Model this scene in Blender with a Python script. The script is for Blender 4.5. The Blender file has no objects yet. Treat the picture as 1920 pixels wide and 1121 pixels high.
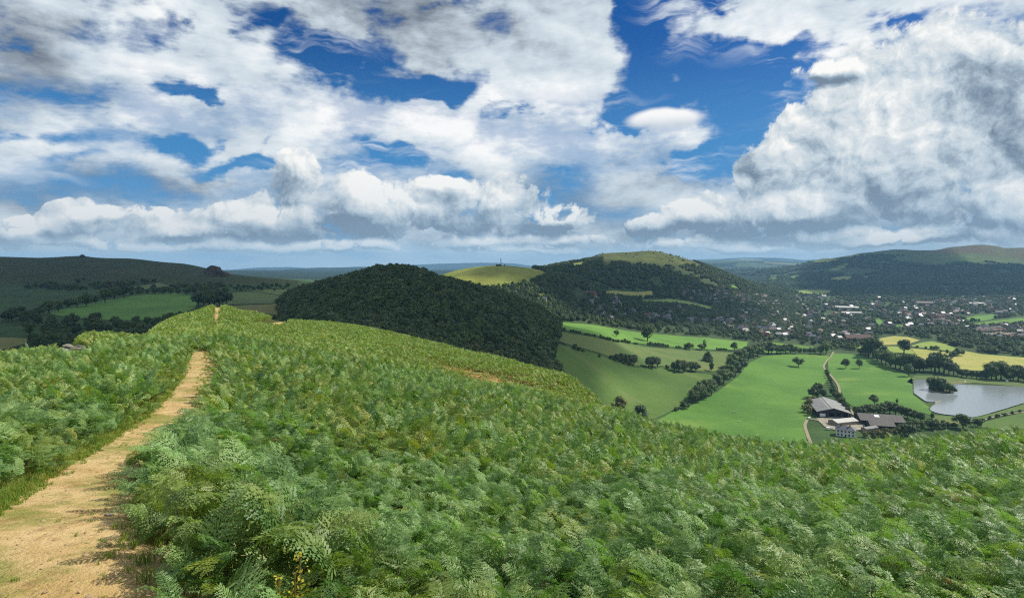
import bpy, bmesh, math, random
import numpy as np
from mathutils import Vector, Matrix, Euler, geometry
R = math.radians
rng = np.random.default_rng(7)
random.seed(7)
sc = bpy.context.scene
COL = sc.collection

# ------------------------------------------------------------------ camera
F, CX, HY = 1144.0, 960.0, 488.0            # focal length, centre column and horizon row of the 1920x1121 photograph
cam_d = bpy.data.cameras.new('camera'); cam = bpy.data.objects.new('camera', cam_d); COL.objects.link(cam)
cam_d.sensor_width = 36; cam_d.lens = 36*F/1920
cam_d.shift_y = -(560.5-HY)/1920
cam.rotation_euler = (R(90), 0, 0)           # level, looking along +Y; the eye is the origin
cam_d.clip_start = 0.05; cam_d.clip_end = 90000
sc.camera = cam

# ------------------------------------------------------------------ sun, exposure
SUN_AZ, SUN_EL = R(72), R(44)
SUN = Vector((math.sin(SUN_AZ)*math.cos(SUN_EL), math.cos(SUN_AZ)*math.cos(SUN_EL), math.sin(SUN_EL)))
sl = bpy.data.lights.new('sun', 'SUN'); so = bpy.data.objects.new('sun', sl); COL.objects.link(so)
sl.energy = 5.0; sl.angle = R(0.5); sl.color = (1.0, 0.94, 0.83)
so.rotation_euler = SUN.to_track_quat('Z', 'Y').to_euler()
sc.view_settings.view_transform = 'Standard'; sc.view_settings.look = 'None'
sc.view_settings.exposure = .15; sc.view_settings.gamma = 1
sc.cycles.max_bounces = 6; sc.cycles.diffuse_bounces = 2; sc.cycles.glossy_bounces = 2
sc.cycles.transmission_bounces = 3; sc.cycles.volume_bounces = 0; sc.cycles.transparent_max_bounces = 6
sc.cycles.use_denoising = False; sc.cycles.filter_width = 1.15      # fine leaves stay crisp

def lin(r, g, b, k=1.0):
    f = lambda c: (c/255/12.92 if c <= 10 else ((c/255+.055)/1.055)**2.4)
    return (f(r)*k, f(g)*k, f(b)*k, 1)

class NT:
    """a small writer of node trees"""
    def __init__(s, tree): s.t = tree; s.n = tree.nodes; s.l = tree.links
    def put(s, sock, v):
        if isinstance(v, bpy.types.NodeSocket): s.l.new(v, sock)
        elif v is not None:
            if hasattr(sock.default_value, '__len__') and not hasattr(v, '__len__'): v = (v,)*len(sock.default_value)
            sock.default_value = v
    def new(s, kind, ins=None, **kw):
        n = s.n.new(kind)
        for k, v in kw.items(): setattr(n, k, v)
        for k, v in (ins or {}).items(): s.put(n.inputs[k], v)
        return n
    def math(s, op, a, b=None, c=None, clamp=False):
        n = s.n.new('ShaderNodeMath'); n.operation = op; n.use_clamp = clamp
        for i, v in enumerate((a, b, c)):
            if v is not None: s.put(n.inputs[i], v)
        return n.outputs[0]
    def vmath(s, op, a, b=None):
        n = s.n.new('ShaderNodeVectorMath'); n.operation = op
        s.put(n.inputs[0], a)
        if b is not None: s.put(n.inputs[1], b)
        return n.outputs[0]
    def mix(s, f, a, b, blend='MIX'):
        n = s.n.new('ShaderNodeMix'); n.data_type = 'RGBA'; n.blend_type = blend
        s.put(n.inputs[0], f); s.put(n.inputs[6], a); s.put(n.inputs[7], b)
        return n.outputs[2]
    def step(s, x, lo, hi, a=0.0, b=1.0):
        n = s.n.new('ShaderNodeMapRange'); n.interpolation_type = 'SMOOTHSTEP'
        for k, v in zip((0, 1, 2, 3, 4), (x, lo, hi, a, b)): s.put(n.inputs[k], v)
        return n.outputs[0]
    def noise(s, vec, scale, detail=4, rough=.55, dim='3D', **kw):
        n = s.new('ShaderNodeTexNoise', noise_dimensions=dim, ins={'Vector': vec, 'Scale': scale, 'Detail': detail, 'Roughness': rough})
        for k, v in kw.items(): s.put(n.inputs[k], v)
        return n.outputs['Fac']
    def map(s, vec, loc=(0,0,0), rot=(0,0,0), scale=(1,1,1), kind='POINT'):
        n = s.n.new('ShaderNodeMapping'); n.vector_type = kind
        s.put(n.inputs[0], vec); n.inputs[1].default_value = loc; n.inputs[2].default_value = rot; n.inputs[3].default_value = scale
        return n.outputs[0]
    def ramp(s, x, stops):
        n = s.n.new('ShaderNodeValToRGB'); e = n.color_ramp.elements
        while len(e) < len(stops): e.new(.5)
        for i, (p, c) in enumerate(stops): e[i].position = p; e[i].color = c
        s.put(n.inputs[0], x)
        return n.outputs[0]
# ------------------------------------------------------------------ the sky: Nishita blue under procedural cloud
def ae(px, py):
    a = math.atan((px-CX)/F); return a, math.atan((HY-py)/F*math.cos(a))
def blob_group(name, blobs):
    """a node group: vector (azimuth, elevation) -> sum of soft elliptical blobs (px, py, rx, ry, turn in degrees, weight)"""
    grp = bpy.data.node_groups.new(name, 'ShaderNodeTree')
    grp.interface.new_socket('Vector', in_out='INPUT', socket_type='NodeSocketVector')
    grp.interface.new_socket('Value', in_out='OUTPUT', socket_type='NodeSocketFloat')
    t = NT(grp); i = t.new('NodeGroupInput').outputs[0]; tot = None
    for (px, py, rx, ry, rot, wgt) in blobs:
        a, e = ae(px, py); k = math.cos(a)**2
        qx, qy = rx/F*(k if abs(rot) < 45 else k**.5), ry/F*k**.5
        if abs(rot) < 4:                                     # a plain stretch is cheaper than a mapping
            p_ = t.new('ShaderNodeVectorMath', {0: i, 1: (1/qx, 1/qy, 0), 2: (-a/qx, -e/qy, 0)}, operation='MULTIPLY_ADD').outputs[0]
        else: p_ = t.map(i, (a, e, 0), (0, 0, -R(rot)), (qx, qy, 1), 'TEXTURE')
        p = p_
        d = t.math('SUBTRACT', 1.0, t.new('ShaderNodeVectorMath', {0: p}, operation='LENGTH').outputs[1], clamp=True)
        tot = t.math('MULTIPLY', d, wgt) if tot is None else t.math('MULTIPLY_ADD', d, wgt, tot)
    t.put(t.new('NodeGroupOutput').inputs[0], tot)
    return grp
HOLES = [  # where the blue shows between the high sheets
 (1290, 150, 300, 190, 0, -1.5), (1400, 250, 150, 110, -20, -1.3), (1190, 60, 130, 110, 0, -1.0), (1330, 297, 80, 34, -10, -1.1), (1545, 88, 90, 44, 0, -1.5), (1790, 30, 60, 30, 0, -.9), (1700, 40, 120, 34, -15, -.8), (1450, 150, 130, 60, 0, -1.2),
 (640, 130, 115, 70, 10, -1.5), (820, 170, 200, 40, -8, -1.5), (990, 200, 150, 32, -10, -.9), (390, 192, 170, 30, 0, -1.15), (320, 268, 140, 34, -12, -1.45), (450, 305, 140, 32, -12, -1.4), (762, 289, 90, 28, 5, -1.5), (70, 246, 180, 34, -5, -1.1), (110, 292, 100, 16, -6, -.7),
 (330, 52, 90, 34, -15, -.85), (520, 45, 110, 20, -20, -.6), (300, 0, 80, 30, 0, -.8), (1080, 80, 60, 60, 0, -.5),
 # cloud that crosses those gaps
 (1380, 72, 260, 40, 9, 1.35), (1240, 50, 80, 45, -30, .6), (1560, 30, 210, 60, 20, 1.0), (1270, 258, 190, 40, 0, 1.2), (1160, 262, 150, 30, 0, .7), (1145, 140, 110, 45, 15, .65), (1060, 110, 130, 120, 0, 1.2), (1030, 165, 110, 60, -8, 1.3), (1235, 126, 40, 20, 0, .75), (1470, 216, 45, 12, 0, 1.2), (1480, 182, 60, 14, -10, .9), (720, 158, 80, 24, 0, 1.0),
 (700, 236, 470, 46, -3, 1.0), (1020, 268, 360, 52, -5, .9), (1180, 285, 200, 40, 0, .5), (280, 215, 200, 30, 0, .4)]
SHADE = [  # dark undersides (-) and brilliant tops (+) of that sheet
 (20, 120, 330, 120, -6, -.62), (150, 50, 170, 70, 0, -.25), (840, 50, 360, 120, -6, -.6), (640, 10, 260, 60, 0, -.3), (440, 125, 260, 40, 0, -.2), (120, 345, 380, 56, 0, -.6), (350, 340, 260, 40, 0, -.35), (1060, 360, 220, 80, 0, -.6),
 (1925, 240, 150, 230, 0, -1.5), (1870, 130, 110, 70, 0, -.5), (1290, 345, 200, 50, 0, -.4), (1700, 390, 260, 50, 0, -.5), (200, 445, 600, 40, 0, -.4), (900, 432, 500, 40, 0, -.5), (1450, 440, 500, 45, 0, -.6),
 (260, 120, 160, 130, 0, .4), (480, 80, 170, 60, 0, .3), (740, 232, 480, 66, -3, .5), (1020, 165, 140, 70, 0, .5), (1250, 222, 130, 46, 0, .55), (1060, 262, 300, 56, -8, .35), (1420, 60, 320, 80, 0, .4), (1700, 110, 260, 120, 0, .35), (30, 300, 150, 36, 0, .3)]
CUMULUS = [  # heaped cloud standing in front
 (560, 322, 70, 60, 0, 1.2), (660, 360, 60, 62, 0, 1.2), (630, 400, 220, 76, 0, 1.2), (780, 388, 210, 62, 0, 1.0), (925, 385, 130, 74, -10, 1.35), (1015, 415, 90, 36, -15, 1.1), (450, 415, 190, 40, 0, 1.0), (340, 438, 190, 28, 0, .9),
 (150, 408, 100, 46, 0, 1.2), (50, 430, 140, 34, 0, .8), (10, 440, 60, 44, 0, 1.0), (250, 402, 90, 30, 0, .7), (1400, 400, 150, 78, 0, 1.25), (1285, 405, 80, 30, 0, 1.0), (1225, 424, 80, 28, 0, 1.0), (1500, 405, 160, 50, 0, 1.0), (1060, 410, 80, 30, 0, .9), (820, 350, 60, 30, 0, .8),
 (1560, 285, 180, 130, 10, 1.15), (1680, 350, 230, 120, 0, 1.1), (1620, 190, 160, 110, 0, 1.0), (1780, 250, 190, 190, 0, 1.15), (1480, 280, 90, 70, 0, 1.0), (1740, 100, 220, 100, 0, .9), (1870, 405, 190, 66, 0, 1.1), (1900, 240, 150, 240, 0, .9), (1435, 318, 70, 55, 0, .9), (1540, 132, 90, 22, 5, .9),
 (300, 466, 160, 13, 0, .9), (1000, 470, 200, 11, 0, .8), (1400, 466, 200, 12, 0, .8), (1650, 456, 150, 14, 0, .8), (430, 460, 110, 18, 0, .95), (560, 467, 140, 17, 0, .95), (680, 464, 120, 15, 0, .95), (900, 455, 150, 16, 0, .85), (170, 456, 120, 18, 0, .9), (1560, 445, 170, 20, 0, .8), (1780, 445, 180, 26, 0, .9), (1260, 456, 150, 16, 0, .7), (1060, 450, 120, 18, 0, .7)]
world = bpy.data.worlds.new("World"); sc.world = world; world.use_nodes = True
world.cycles.sampling_method = 'NONE'
t = NT(world.node_tree); t.n.clear()
gen = t.new('ShaderNodeTexCoord').outputs['Generated']
dirn = t.vmath('NORMALIZE', gen)
sx = t.new('ShaderNodeSeparateXYZ', {0: dirn}).outputs
az = t.math('ARCTAN2', sx[0], sx[1]); el = t.math('ARCSINE', sx[2])
P = t.new('ShaderNodeCombineXYZ', {0: az, 1: el, 2: 0.0}).outputs[0]
sky = t.new('ShaderNodeTexSky', sky_type='NISHITA')
sky.sun_disc = False; sky.sun_elevation = SUN_EL; sky.sun_rotation = SUN_AZ; sky.altitude = 300; sky.ozone_density = 3.0; sky.dust_density = .3
blue = t.new('ShaderNodeHueSaturation', {'Hue': .515, 'Saturation': 1.45, 'Value': .66, 'Color': sky.outputs[0]}).outputs[0]

N2 = lambda v, sc_, d, r_: t.noise(v, sc_, d, r_, dim='2D')
def use(grp, v):
    n = t.new('ShaderNodeGroup', node_tree=grp); t.put(n.inputs[0], v); return n.outputs[0]
def warp(v, scale, amt, detail=4):
    n = t.new('ShaderNodeTexNoise', {'Vector': v, 'Scale': scale, 'Detail': float(detail), 'Roughness': .6}, noise_dimensions='2D').outputs['Color']
    return t.vmath('ADD', v, t.vmath('MULTIPLY', t.vmath('SUBTRACT', n, (.5, .5, .5)), (amt, amt*.6, 0)))
SUN_D = (.010, .016, 0)
# the high sheet: soft, streaked, rippled
Pw = t.vmath('ADD', warp(P, 4.2, .20, 4), t.vmath('SUBTRACT', warp(P, 26.0, .026, 3), P))
hole = use(blob_group('sheet', HOLES), Pw)
Ps = t.map(P, scale=(1.0, 2.0, 1)); Psw = warp(Ps, 5.0, .045, 2)
s1 = N2(Psw, 8.0, 7, .56); s2 = N2(t.vmath('ADD', Psw, SUN_D), 8.0, 5, .58)
rip = N2(t.map(Psw, rot=(0, 0, .6), scale=(1, 2.2, 1)), 60.0, 3, .55)
s1 = t.math('ADD', s1, t.math('MULTIPLY', t.math('SUBTRACT', rip, .5), .07))
base = t.step(el, .42, .75, .74, .3)
cov = t.math('ADD', t.math('ADD', hole, base), t.math('MULTIPLY', t.math('SUBTRACT', s1, .5), 3.1))
ragg = t.step(N2(P, 6.0, 2, .5), .35, .65, .42, 1.05)
aA = t.step(cov, .0, ragg)
thick = t.step(cov, .35, 1.3)
veil = t.step(N2(t.map(P, scale=(1, 2.4, 1)), 7.0, 5, .6), .36, .62, .5, 1)
aA = t.math('MULTIPLY', aA, t.math('MAXIMUM', veil, t.step(el, .2, .28)))
shade = use(blob_group('sheet_shade', SHADE), warp(P, 6.0, .15, 4))
rel = t.math('SUBTRACT', s1, s2)
shA = t.math('ADD', t.math('ADD', shade, .66), t.math('ADD', t.math('MULTIPLY', rel, 1.9), t.math('MULTIPLY', t.math('SUBTRACT', s2, .5), 1.5)))
shA = t.math('MULTIPLY_ADD', thick, .10, shA)
tones = [(0, lin(116, 127, 140)), (.25, lin(158, 170, 182)), (.5, lin(198, 211, 221)), (.75, lin(222, 231, 237)), (1, lin(250, 251, 251))]
cA = t.ramp(t.math('MULTIPLY_ADD', shA, .72, .1), tones)
# heaped cloud
cg = blob_group('heaps', CUMULUS)
vwarp = t.vmath('SUBTRACT', t.vmath('ADD', warp(P, 11.0, .040, 2), warp(P, 70.0, .0075, 2)), P)
def heap(v, dv):
    vw = t.vmath('ADD', vwarp, dv) if dv else vwarp
    m = use(cg, vw)
    vo = t.new('ShaderNodeTexVoronoi', {'Vector': vw, 'Scale': 24.0, 'Detail': 4.0, 'Roughness': .6, 'Lacunarity': 2.3, }, voronoi_dimensions='2D', feature='F1', normalize=True).outputs['Distance']
    n = N2(vw, 15.0, 5, .55)
    return m, t.math('ADD', t.math('MULTIPLY', t.math('SUBTRACT', .36, vo), 1.7), t.math('MULTIPLY', t.math('SUBTRACT', n, .5), .9))
m1, d1 = heap(P, None); m2, d2 = heap(P, (.0075, .0095, 0))
live = t.step(m1, 0.02, .45)
D1 = t.math('MULTIPLY_ADD', t.math('MULTIPLY', d1, 1.15), live, t.math('MINIMUM', m1, t.step(el, .05, .16, .60, .95)))
soft = t.step(N2(P, 5.0, 2, .5), .40, .66, .03, .36)
band = t.step(el, .015, .05, 0, .06); band = t.math('MULTIPLY', band, t.step(el, .10, .17, 1, 0))
D1 = t.math('ADD', D1, band)
aB = t.step(D1, .34, t.math('ADD', .44, soft))
relB = t.math('ADD', t.math('MULTIPLY', t.math('SUBTRACT', m1, m2), 1.9), t.math('MULTIPLY', t.math('SUBTRACT', d1, d2), .8))
big_ = N2(t.map(P, scale=(1, 1.4, 1)), 9.0, 3, .5)
shB = t.math('ADD', t.math('ADD', .60, relB), t.math('MULTIPLY', shade, .5))
shB = t.math('ADD', shB, t.math('MULTIPLY', t.math('SUBTRACT', big_, .5), 1.2))
tonesB = [(0, lin(118, 136, 156)), (.25, lin(154, 172, 188)), (.5, lin(194, 208, 218)), (.75, lin(224, 230, 233)), (1, lin(252, 252, 249))]
cB = t.ramp(t.math('MULTIPLY_ADD', shB, .8, .06), tonesB)
K = 9.2                                                   # the background runs at a tenth
def scaled(c_): return t.vmath('SCALE', c_) if False else t.mix(1, c_, (K, K, K, 1), 'MULTIPLY')
blue = t.mix(t.step(el, .10, .36, .8, 0), blue, scaled(lin(70, 146, 206)))
ci = N2(t.map(warp(P, 7.0, .10, 3), rot=(0, 0, -.22), scale=(.55, 3.2, 1)), 11.0, 6, .62)
aC = t.math('MULTIPLY', t.step(ci, .5, .78), t.step(N2(P, 4.5, 2, .5), .42, .6, .08, .75))
skyc = t.mix(aC, blue, scaled(lin(226, 234, 242)))
skyc = t.mix(aA, skyc, scaled(cA))
skyc = t.mix(aB, skyc, scaled(cB))
# one smooth lens of cloud
la, le = ae(1246, 226); lk = math.cos(la)**2
lp_ = t.new('ShaderNodeVectorMath', {0: warp(P, 14.0, .012, 2), 1: (F/78/lk, F/24/lk**.5, 0), 2: (-la*F/78/lk, -le*F/24/lk**.5, 0)}, operation='MULTIPLY_ADD').outputs[0]
ll = t.math('SUBTRACT', 1.0, t.new('ShaderNodeVectorMath', {0: lp_}, operation='LENGTH').outputs[1])
lv = t.new('ShaderNodeSeparateXYZ', {0: lp_}).outputs[1]
la_ = t.math('MULTIPLY', t.step(ll, -.06, .34), t.step(lv, -1.0, -.1, .35, 1))
skyc = t.mix(la_, skyc, scaled(t.mix(t.step(lv, -.7, .5), lin(196, 208, 220), lin(250, 250, 250))))
# the far air near the skyline
hz = t.step(el, .0, .04, .78, 0)
hz = t.math('MULTIPLY', hz, t.step(N2(t.map(P, scale=(1, 7, 1)), 9.0, 5, .6), .25, .75, .6, 1.05))
skyc = t.mix(t.step(el, .02, .17, .30, 0), skyc, scaled(lin(150, 182, 206)))
skyc = t.mix(hz, skyc, scaled(lin(200, 224, 237)))
t.put(t.new('ShaderNodeOutputWorld').inputs[0], t.new('ShaderNodeBackground', {0: skyc, 1: .1}).outputs[0])
# ------------------------------------------------------------------ the lie of the land
FERN_H = 0.68
def Zp(Y, py): return -(py-HY)/F*Y
def c(px, Y, py): return (px, Y, Zp(Y, py) - FERN_H)      # a point seen on top of the bracken
def g(px, Y, py): return (px, Y, Zp(Y, py))                # a point seen on the ground
def z(px, Y, zz): return (px, Y, zz)
ROWS = [
 [z(0,.3,-1.7), z(1000,.3,-1.75), z(1920,.3,-1.75)],
 [z(0,1.5,-1.74), z(1000,1.5,-1.9), z(1920,1.5,-1.9)],
 [z(-400,3.2,-1.75), z(230,3.2,-1.78), z(400,3.2,-1.85), z(700,3.2,-2.1), z(1000,3.2,-2.2), z(1920,3.2,-2.2)],
 [z(-400,6,-2.2), z(200,6,-2.25), z(400,6,-2.4), z(700,6,-2.75), z(1000,6,-2.95), z(1500,6,-3.0), z(1920,6,-2.9)],
 [z(-400,10,-2.8), z(0,10,-2.75), z(200,10,-2.75), z(400,10,-2.9), z(700,10,-3.4), z(1000,10,-3.8), z(1500,10,-4.1), z(1920,10,-3.9)],
 [z(-400,16,-3.6), z(0,16,-3.45), z(360,16,-3.3), z(700,16,-4.1), z(1000,16,-4.8), z(1200,16,-5.2), z(1500,16,-5.9), z(1920,16,-5.2)],
 [z(-400,26,-5.2), z(0,26,-4.7), z(160,26,-4.35), z(370,26,-3.95), z(545,26,-4.4), z(700,26,-5.2), z(1000,26,-6.4), z(1200,26,-7.5), z(1500,26,-8.5), z(1920,26,-7.95), z(2500,26,-7.3)],
 [c(-400,40,672), c(0,42,664), c(100,48,656), c(140,50,638), c(170,50,624), c(230,52,628), c(300,55,630), g(400,45,634), c(545,50,642), c(700,50,648), c(900,48,705),
  c(1000,46,720), c(1060,44,735), c(1130,44,760), c(1210,40,792), c(1300,36,808), c(1400,33,824), c(1500,30,834), c(1600,30,833), c(1700,31,829), c(1800,32,822), c(1920,33,812), c(2100,34,804), c(2600,35,780)],
 [c(-400,60,800), c(0,62,740), c(100,66,715), c(165,66,680), c(260,72,640), c(300,75,613), c(370,78,600), g(405,75,606), c(470,78,602), c(545,80,614), c(700,75,627), c(800,75,646), c(900,70,669),
  c(1000,62,691), c(1060,55,704), c(1100,52,731), c(1130,50,764), c(1210,50,830), c(1300,46,850), c(1500,40,885), c(1920,42,865), c(2600,45,850)],
 [c(-400,90,850), c(0,88,800), c(165,88,730), c(260,92,665), c(300,96,607), c(340,100,589), c(370,102,581), g(405,100,577), c(450,103,579), c(490,104,587), c(545,106,598), c(620,105,603), c(720,96,619),
  c(800,90,638), c(900,82,661), c(1000,71,686), c(1060,63,704), c(1100,60,748), c(1210,70,900), c(1500,60,960), c(1920,60,940)],
 [z(-400,150,-48), z(160,150,-42), z(400,150,-30), z(545,150,-40), z(800,150,-56), z(1000,150,-72), z(1200,160,-92), z(1920,160,-92)],
 [z(-400,300,-62), z(300,300,-60), z(545,300,-57), z(800,290,-62), z(1000,290,-86), z(1200,310,-140), z(1500,310,-149), z(1920,310,-149)],
 [z(-400,420,-64), z(300,450,-62), z(400,450,-62), z(545,430,-54), z(620,420,-46), z(800,400,-60), z(900,400,-76), z(1000,410,-94), z(1050,425,-107), z(1120,470,-127), z(1200,520,-145), z(1300,560,-150), z(1500,560,-152), z(1920,560,-152)],
 [z(-400,700,-60), z(300,700,-58), z(470,680,-54), z(525,640,-48), z(560,630,-38), z(600,625,-31), z(640,620,-25), z(690,612,-18), z(720,610,-14), z(770,610,-15), z(830,620,-26), z(900,640,-36), z(950,660,-45), z(1000,680,-58), z(1050,700,-78),
  z(1120,750,-92), z(1200,800,-118), z(1300,800,-135), z(1400,800,-145), z(1500,800,-152), z(1920,800,-152)],
 [z(-400,1050,-50), z(300,1050,-50), z(470,1000,-49), z(525,950,-52), z(640,850,-60), z(770,850,-70), z(900,900,-70), z(1000,900,-82), z(1050,950,-93), z(1120,1000,-103), z(1200,1000,-118), z(1300,1050,-132), z(1400,1080,-143), z(1500,1080,-150), z(1920,1080,-150)],
 [z(-400,1400,-20), z(0,1400,-22), z(300,1400,-28), z(420,1400,-32), z(470,1350,-37), z(545,1300,-42), z(640,1200,-50), z(770,1150,-45), z(815,1250,-35), z(860,1280,-20), z(900,1300,-13.6), z(939,1300,-10.6), z(980,1300,-14.8), z(1015,1300,-23),
  z(1050,1300,-45), z(1120,1350,-75), z(1200,1500,-95), z(1300,1600,-112), z(1400,1700,-130), z(1500,1800,-145), z(1920,1800,-148)],
 [g(-500,1800,476), g(0,1800,481), g(75,1800,483.5), g(120,1800,481.5), g(153,1800,480), g(180,1800,483), g(250,1800,485), g(300,1800,491), g(345,1800,495), g(390,1800,504), g(430,1800,515), g(480,1800,522), g(525,1800,530), z(560,1800,-75), z(640,1800,-80), z(770,1800,-80), z(900,1800,-60),
  g(1000,2000,507), g(1050,2050,497), g(1100,2150,486), g(1135,2200,475), g(1160,2200,473.5), g(1190,2220,472), g(1220,2250,470), g(1265,2250,479), g(1300,2250,490), g(1350,2250,509), g(1400,2280,529), g(1440,2320,544), z(1500,2400,-135), z(1600,2400,-140), z(1920,2500,-140)],
 [z(0,2800,-60), z(400,2800,-75), z(560,2800,-85), z(1000,2900,-100), z(1220,3000,-100), z(1400,3200,-120), z(1500,3200,-125), z(1600,3200,-120), z(1750,3200,-115), z(1920,3200,-105)],
 [z(0,3900,-70), z(1300,3900,-120), z(1400,3900,-115), z(1470,3900,-95), z(1500,3900,-75), z(1600,3900,-52), z(1750,3900,-35), z(1920,3900,-18)],
 [z(0,4800,-80), z(1300,4800,-105), z(1420,4800,-85), g(1480,4800,500), g(1500,4800,496), g(1520,4800,489), g(1560,4800,483), g(1600,4800,476), g(1640,4800,471), g(1680,4800,467.5), g(1750,4800,468.5), g(1790,4800,464), g(1840,4800,459.5), g(1870,4800,462), g(1885,4800,465), g(1920,4800,464), g(2300,4800,470)],
 [z(0,6500,-110), z(1920,6500,-100)],
 [g(-500,9000,500), g(300,9000,507), g(420,9000,516), g(470,9000,513), g(560,9000,503.5), g(640,9000,501), g(690,9000,500), g(760,9000,506), g(900,9000,512), g(1000,9000,511), g(1280,9000,494), g(1320,9000,490), g(1380,9000,488.5), g(1480,9000,491), g(1560,9000,495), g(1920,9000,492)],
 [z(0,11500,-200), z(1920,11500,-200)],
 [g(-500,15000,505), g(400,15000,510), g(430,15000,506), g(500,15000,501.5), g(540,15000,501), g(600,15000,504), g(700,15000,503), g(780,15000,497), g(840,15000,494), g(900,15000,493), g(960,15000,494), g(1010,15000,500), g(1150,15000,495), g(1280,15000,487), g(1340,15000,486), g(1400,15000,483), g(1470,15000,484), g(1500,15000,487), g(1920,15000,488)],
 [z(0,30000,-500), z(1920,30000,-500)],
]
def pchip(x, y, q):
    """monotone cubic through (x, y) at q; 1-D"""
    x = np.asarray(x, float); y = np.asarray(y, float); q = np.clip(q, x[0], x[-1])
    if len(x) == 1: return np.full_like(q, y[0])
    h = np.diff(x); d = np.diff(y)/h
    m = np.zeros_like(y); m[0], m[-1] = d[0], d[-1]
    if len(x) > 2:
        w1 = 2*h[1:]+h[:-1]; w2 = h[1:]+2*h[:-1]
        ok = d[:-1]*d[1:] > 0
        with np.errstate(divide='ignore', invalid='ignore'):
            m[1:-1] = np.where(ok, (w1+w2)/(w1/d[:-1]+w2/d[1:]), 0)
    i = np.clip(np.searchsorted(x, q)-1, 0, len(x)-2)
    t = (q-x[i])/h[i]
    return (1+2*t)*(1-t)**2*y[i] + t*(1-t)**2*h[i]*m[i] + t*t*(3-2*t)*y[i+1] + t*t*(t-1)*h[i]*m[i+1]

PXT = np.linspace(-1200, 3100, 2151)                     # tabulated columns (2 px apart)
TL = np.array([pchip([p[0] for p in r], [math.log(p[1]) for p in r], PXT) for r in ROWS])      # log Y, (K, N)
TZ = np.array([pchip([p[0] for p in r], [p[2] for p in r], PXT) for r in ROWS])
TL = np.maximum.accumulate(TL + np.arange(len(ROWS))[:, None]*1e-6, 0)
_h = np.maximum(np.diff(TL, axis=0), 1e-5); _d = np.diff(TZ, axis=0)/_h
TM = np.zeros_like(TZ); TM[0] = _d[0]; TM[-1] = _d[-1]
_ok = _d[:-1]*_d[1:] > 0; _w1 = 2*_h[1:]+_h[:-1]; _w2 = _h[1:]+2*_h[:-1]
with np.errstate(divide='ignore', invalid='ignore'):
    TM[1:-1] = np.where(_ok, (_w1+_w2)/(_w1/_d[:-1]+_w2/_d[1:]), 0)
TMAX = math.tan(R(62))
def pxY(x, y):
    """column and forward distance of a ground point, defined all the way round"""
    x = np.asarray(x, float); y = np.asarray(y, float)
    r = np.hypot(x, y); th = np.clip(np.arctan2(x, y), -R(62), R(62))
    return CX + F*np.tan(th), r*np.cos(th)
def _col(i, lq):
    K = len(ROWS)
    L = TL[:, i]
    k = np.clip((lq[None, :] >= L).sum(0)-1, 0, K-2)
    l0 = L[k, np.arange(len(i))]; h = np.maximum(TL[k+1, i]-l0, 1e-5)
    t = np.clip((lq-l0)/h, 0, 1)
    return (1+2*t)*(1-t)**2*TZ[k, i] + t*(1-t)**2*h*TM[k, i] + t*t*(3-2*t)*TZ[k+1, i] + t*t*(t-1)*h*TM[k+1, i]
def vnoise(x, y, s=0):
    """smooth value noise -1..1"""
    xi = np.floor(x).astype(np.int64); yi = np.floor(y).astype(np.int64); fx = x-xi; fy = y-yi
    fx = fx*fx*(3-2*fx); fy = fy*fy*(3-2*fy)
    def hsh(a, b):
        n = (a*374761393 + b*668265263 + s*974634221) & 0x7fffffff
        n = ((n ^ (n >> 13))*1274126177) & 0x7fffffff
        return ((n ^ (n >> 16)) & 0xffff)/32767.5-1
    return (hsh(xi, yi)*(1-fx)+hsh(xi+1, yi)*fx)*(1-fy) + (hsh(xi, yi+1)*(1-fx)+hsh(xi+1, yi+1)*fx)*fy
def fbm(x, y, s=0, o=4):
    v = 0; a = .5
    for k in range(o): v = v + a*vnoise(x*2**k, y*2**k, s+k); a *= .5
    return v
def Hgt(x, y):
    x = np.atleast_1d(np.asarray(x, float)); y = np.atleast_1d(np.asarray(y, float))
    out = np.empty(len(x))
    for a in range(0, len(x), 60000):
        xs, ys = x[a:a+60000], y[a:a+60000]
        px, Y = pxY(xs, ys)
        lq = np.log(np.maximum(Y, .05))
        u = np.clip((px-PXT[0])/2, 0, len(PXT)-1.001); i = u.astype(int); f = u-i
        zz = _col(i, lq)*(1-f)+_col(i+1, lq)*f
        amp = np.where(Y < 130, .05*np.clip(Y/8, .3, 1), 0) + np.clip((Y-1000)/1000, 0, 1)*np.clip(Y/1000, 0, 5)*2.0
        sc_ = np.where(Y < 130, 2.5, 190)
        amp = np.where((px > 1060) & (Y > 200) & (Y < 2400), amp*.25, amp)
        fold = np.clip((px-1440)/160, 0, 1)*np.clip((Y-3300)/400, 0, 1)*np.clip((6000-Y)/800, 0, 1)*np.clip((zz+110)/80, 0, 1)*np.clip((75-zz)/60, 0, 1)
        zz = zz - fold*34*np.abs(vnoise(xs/330+ys/1500, ys/1700, 12))**.8 - fold*10*np.abs(vnoise(xs/120, ys/800, 14))
        out[a:a+60000] = zz + amp*fbm(xs/sc_, ys/sc_, 3)
    return out
def H1(x, y): return float(Hgt([x], [y])[0])
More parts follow.
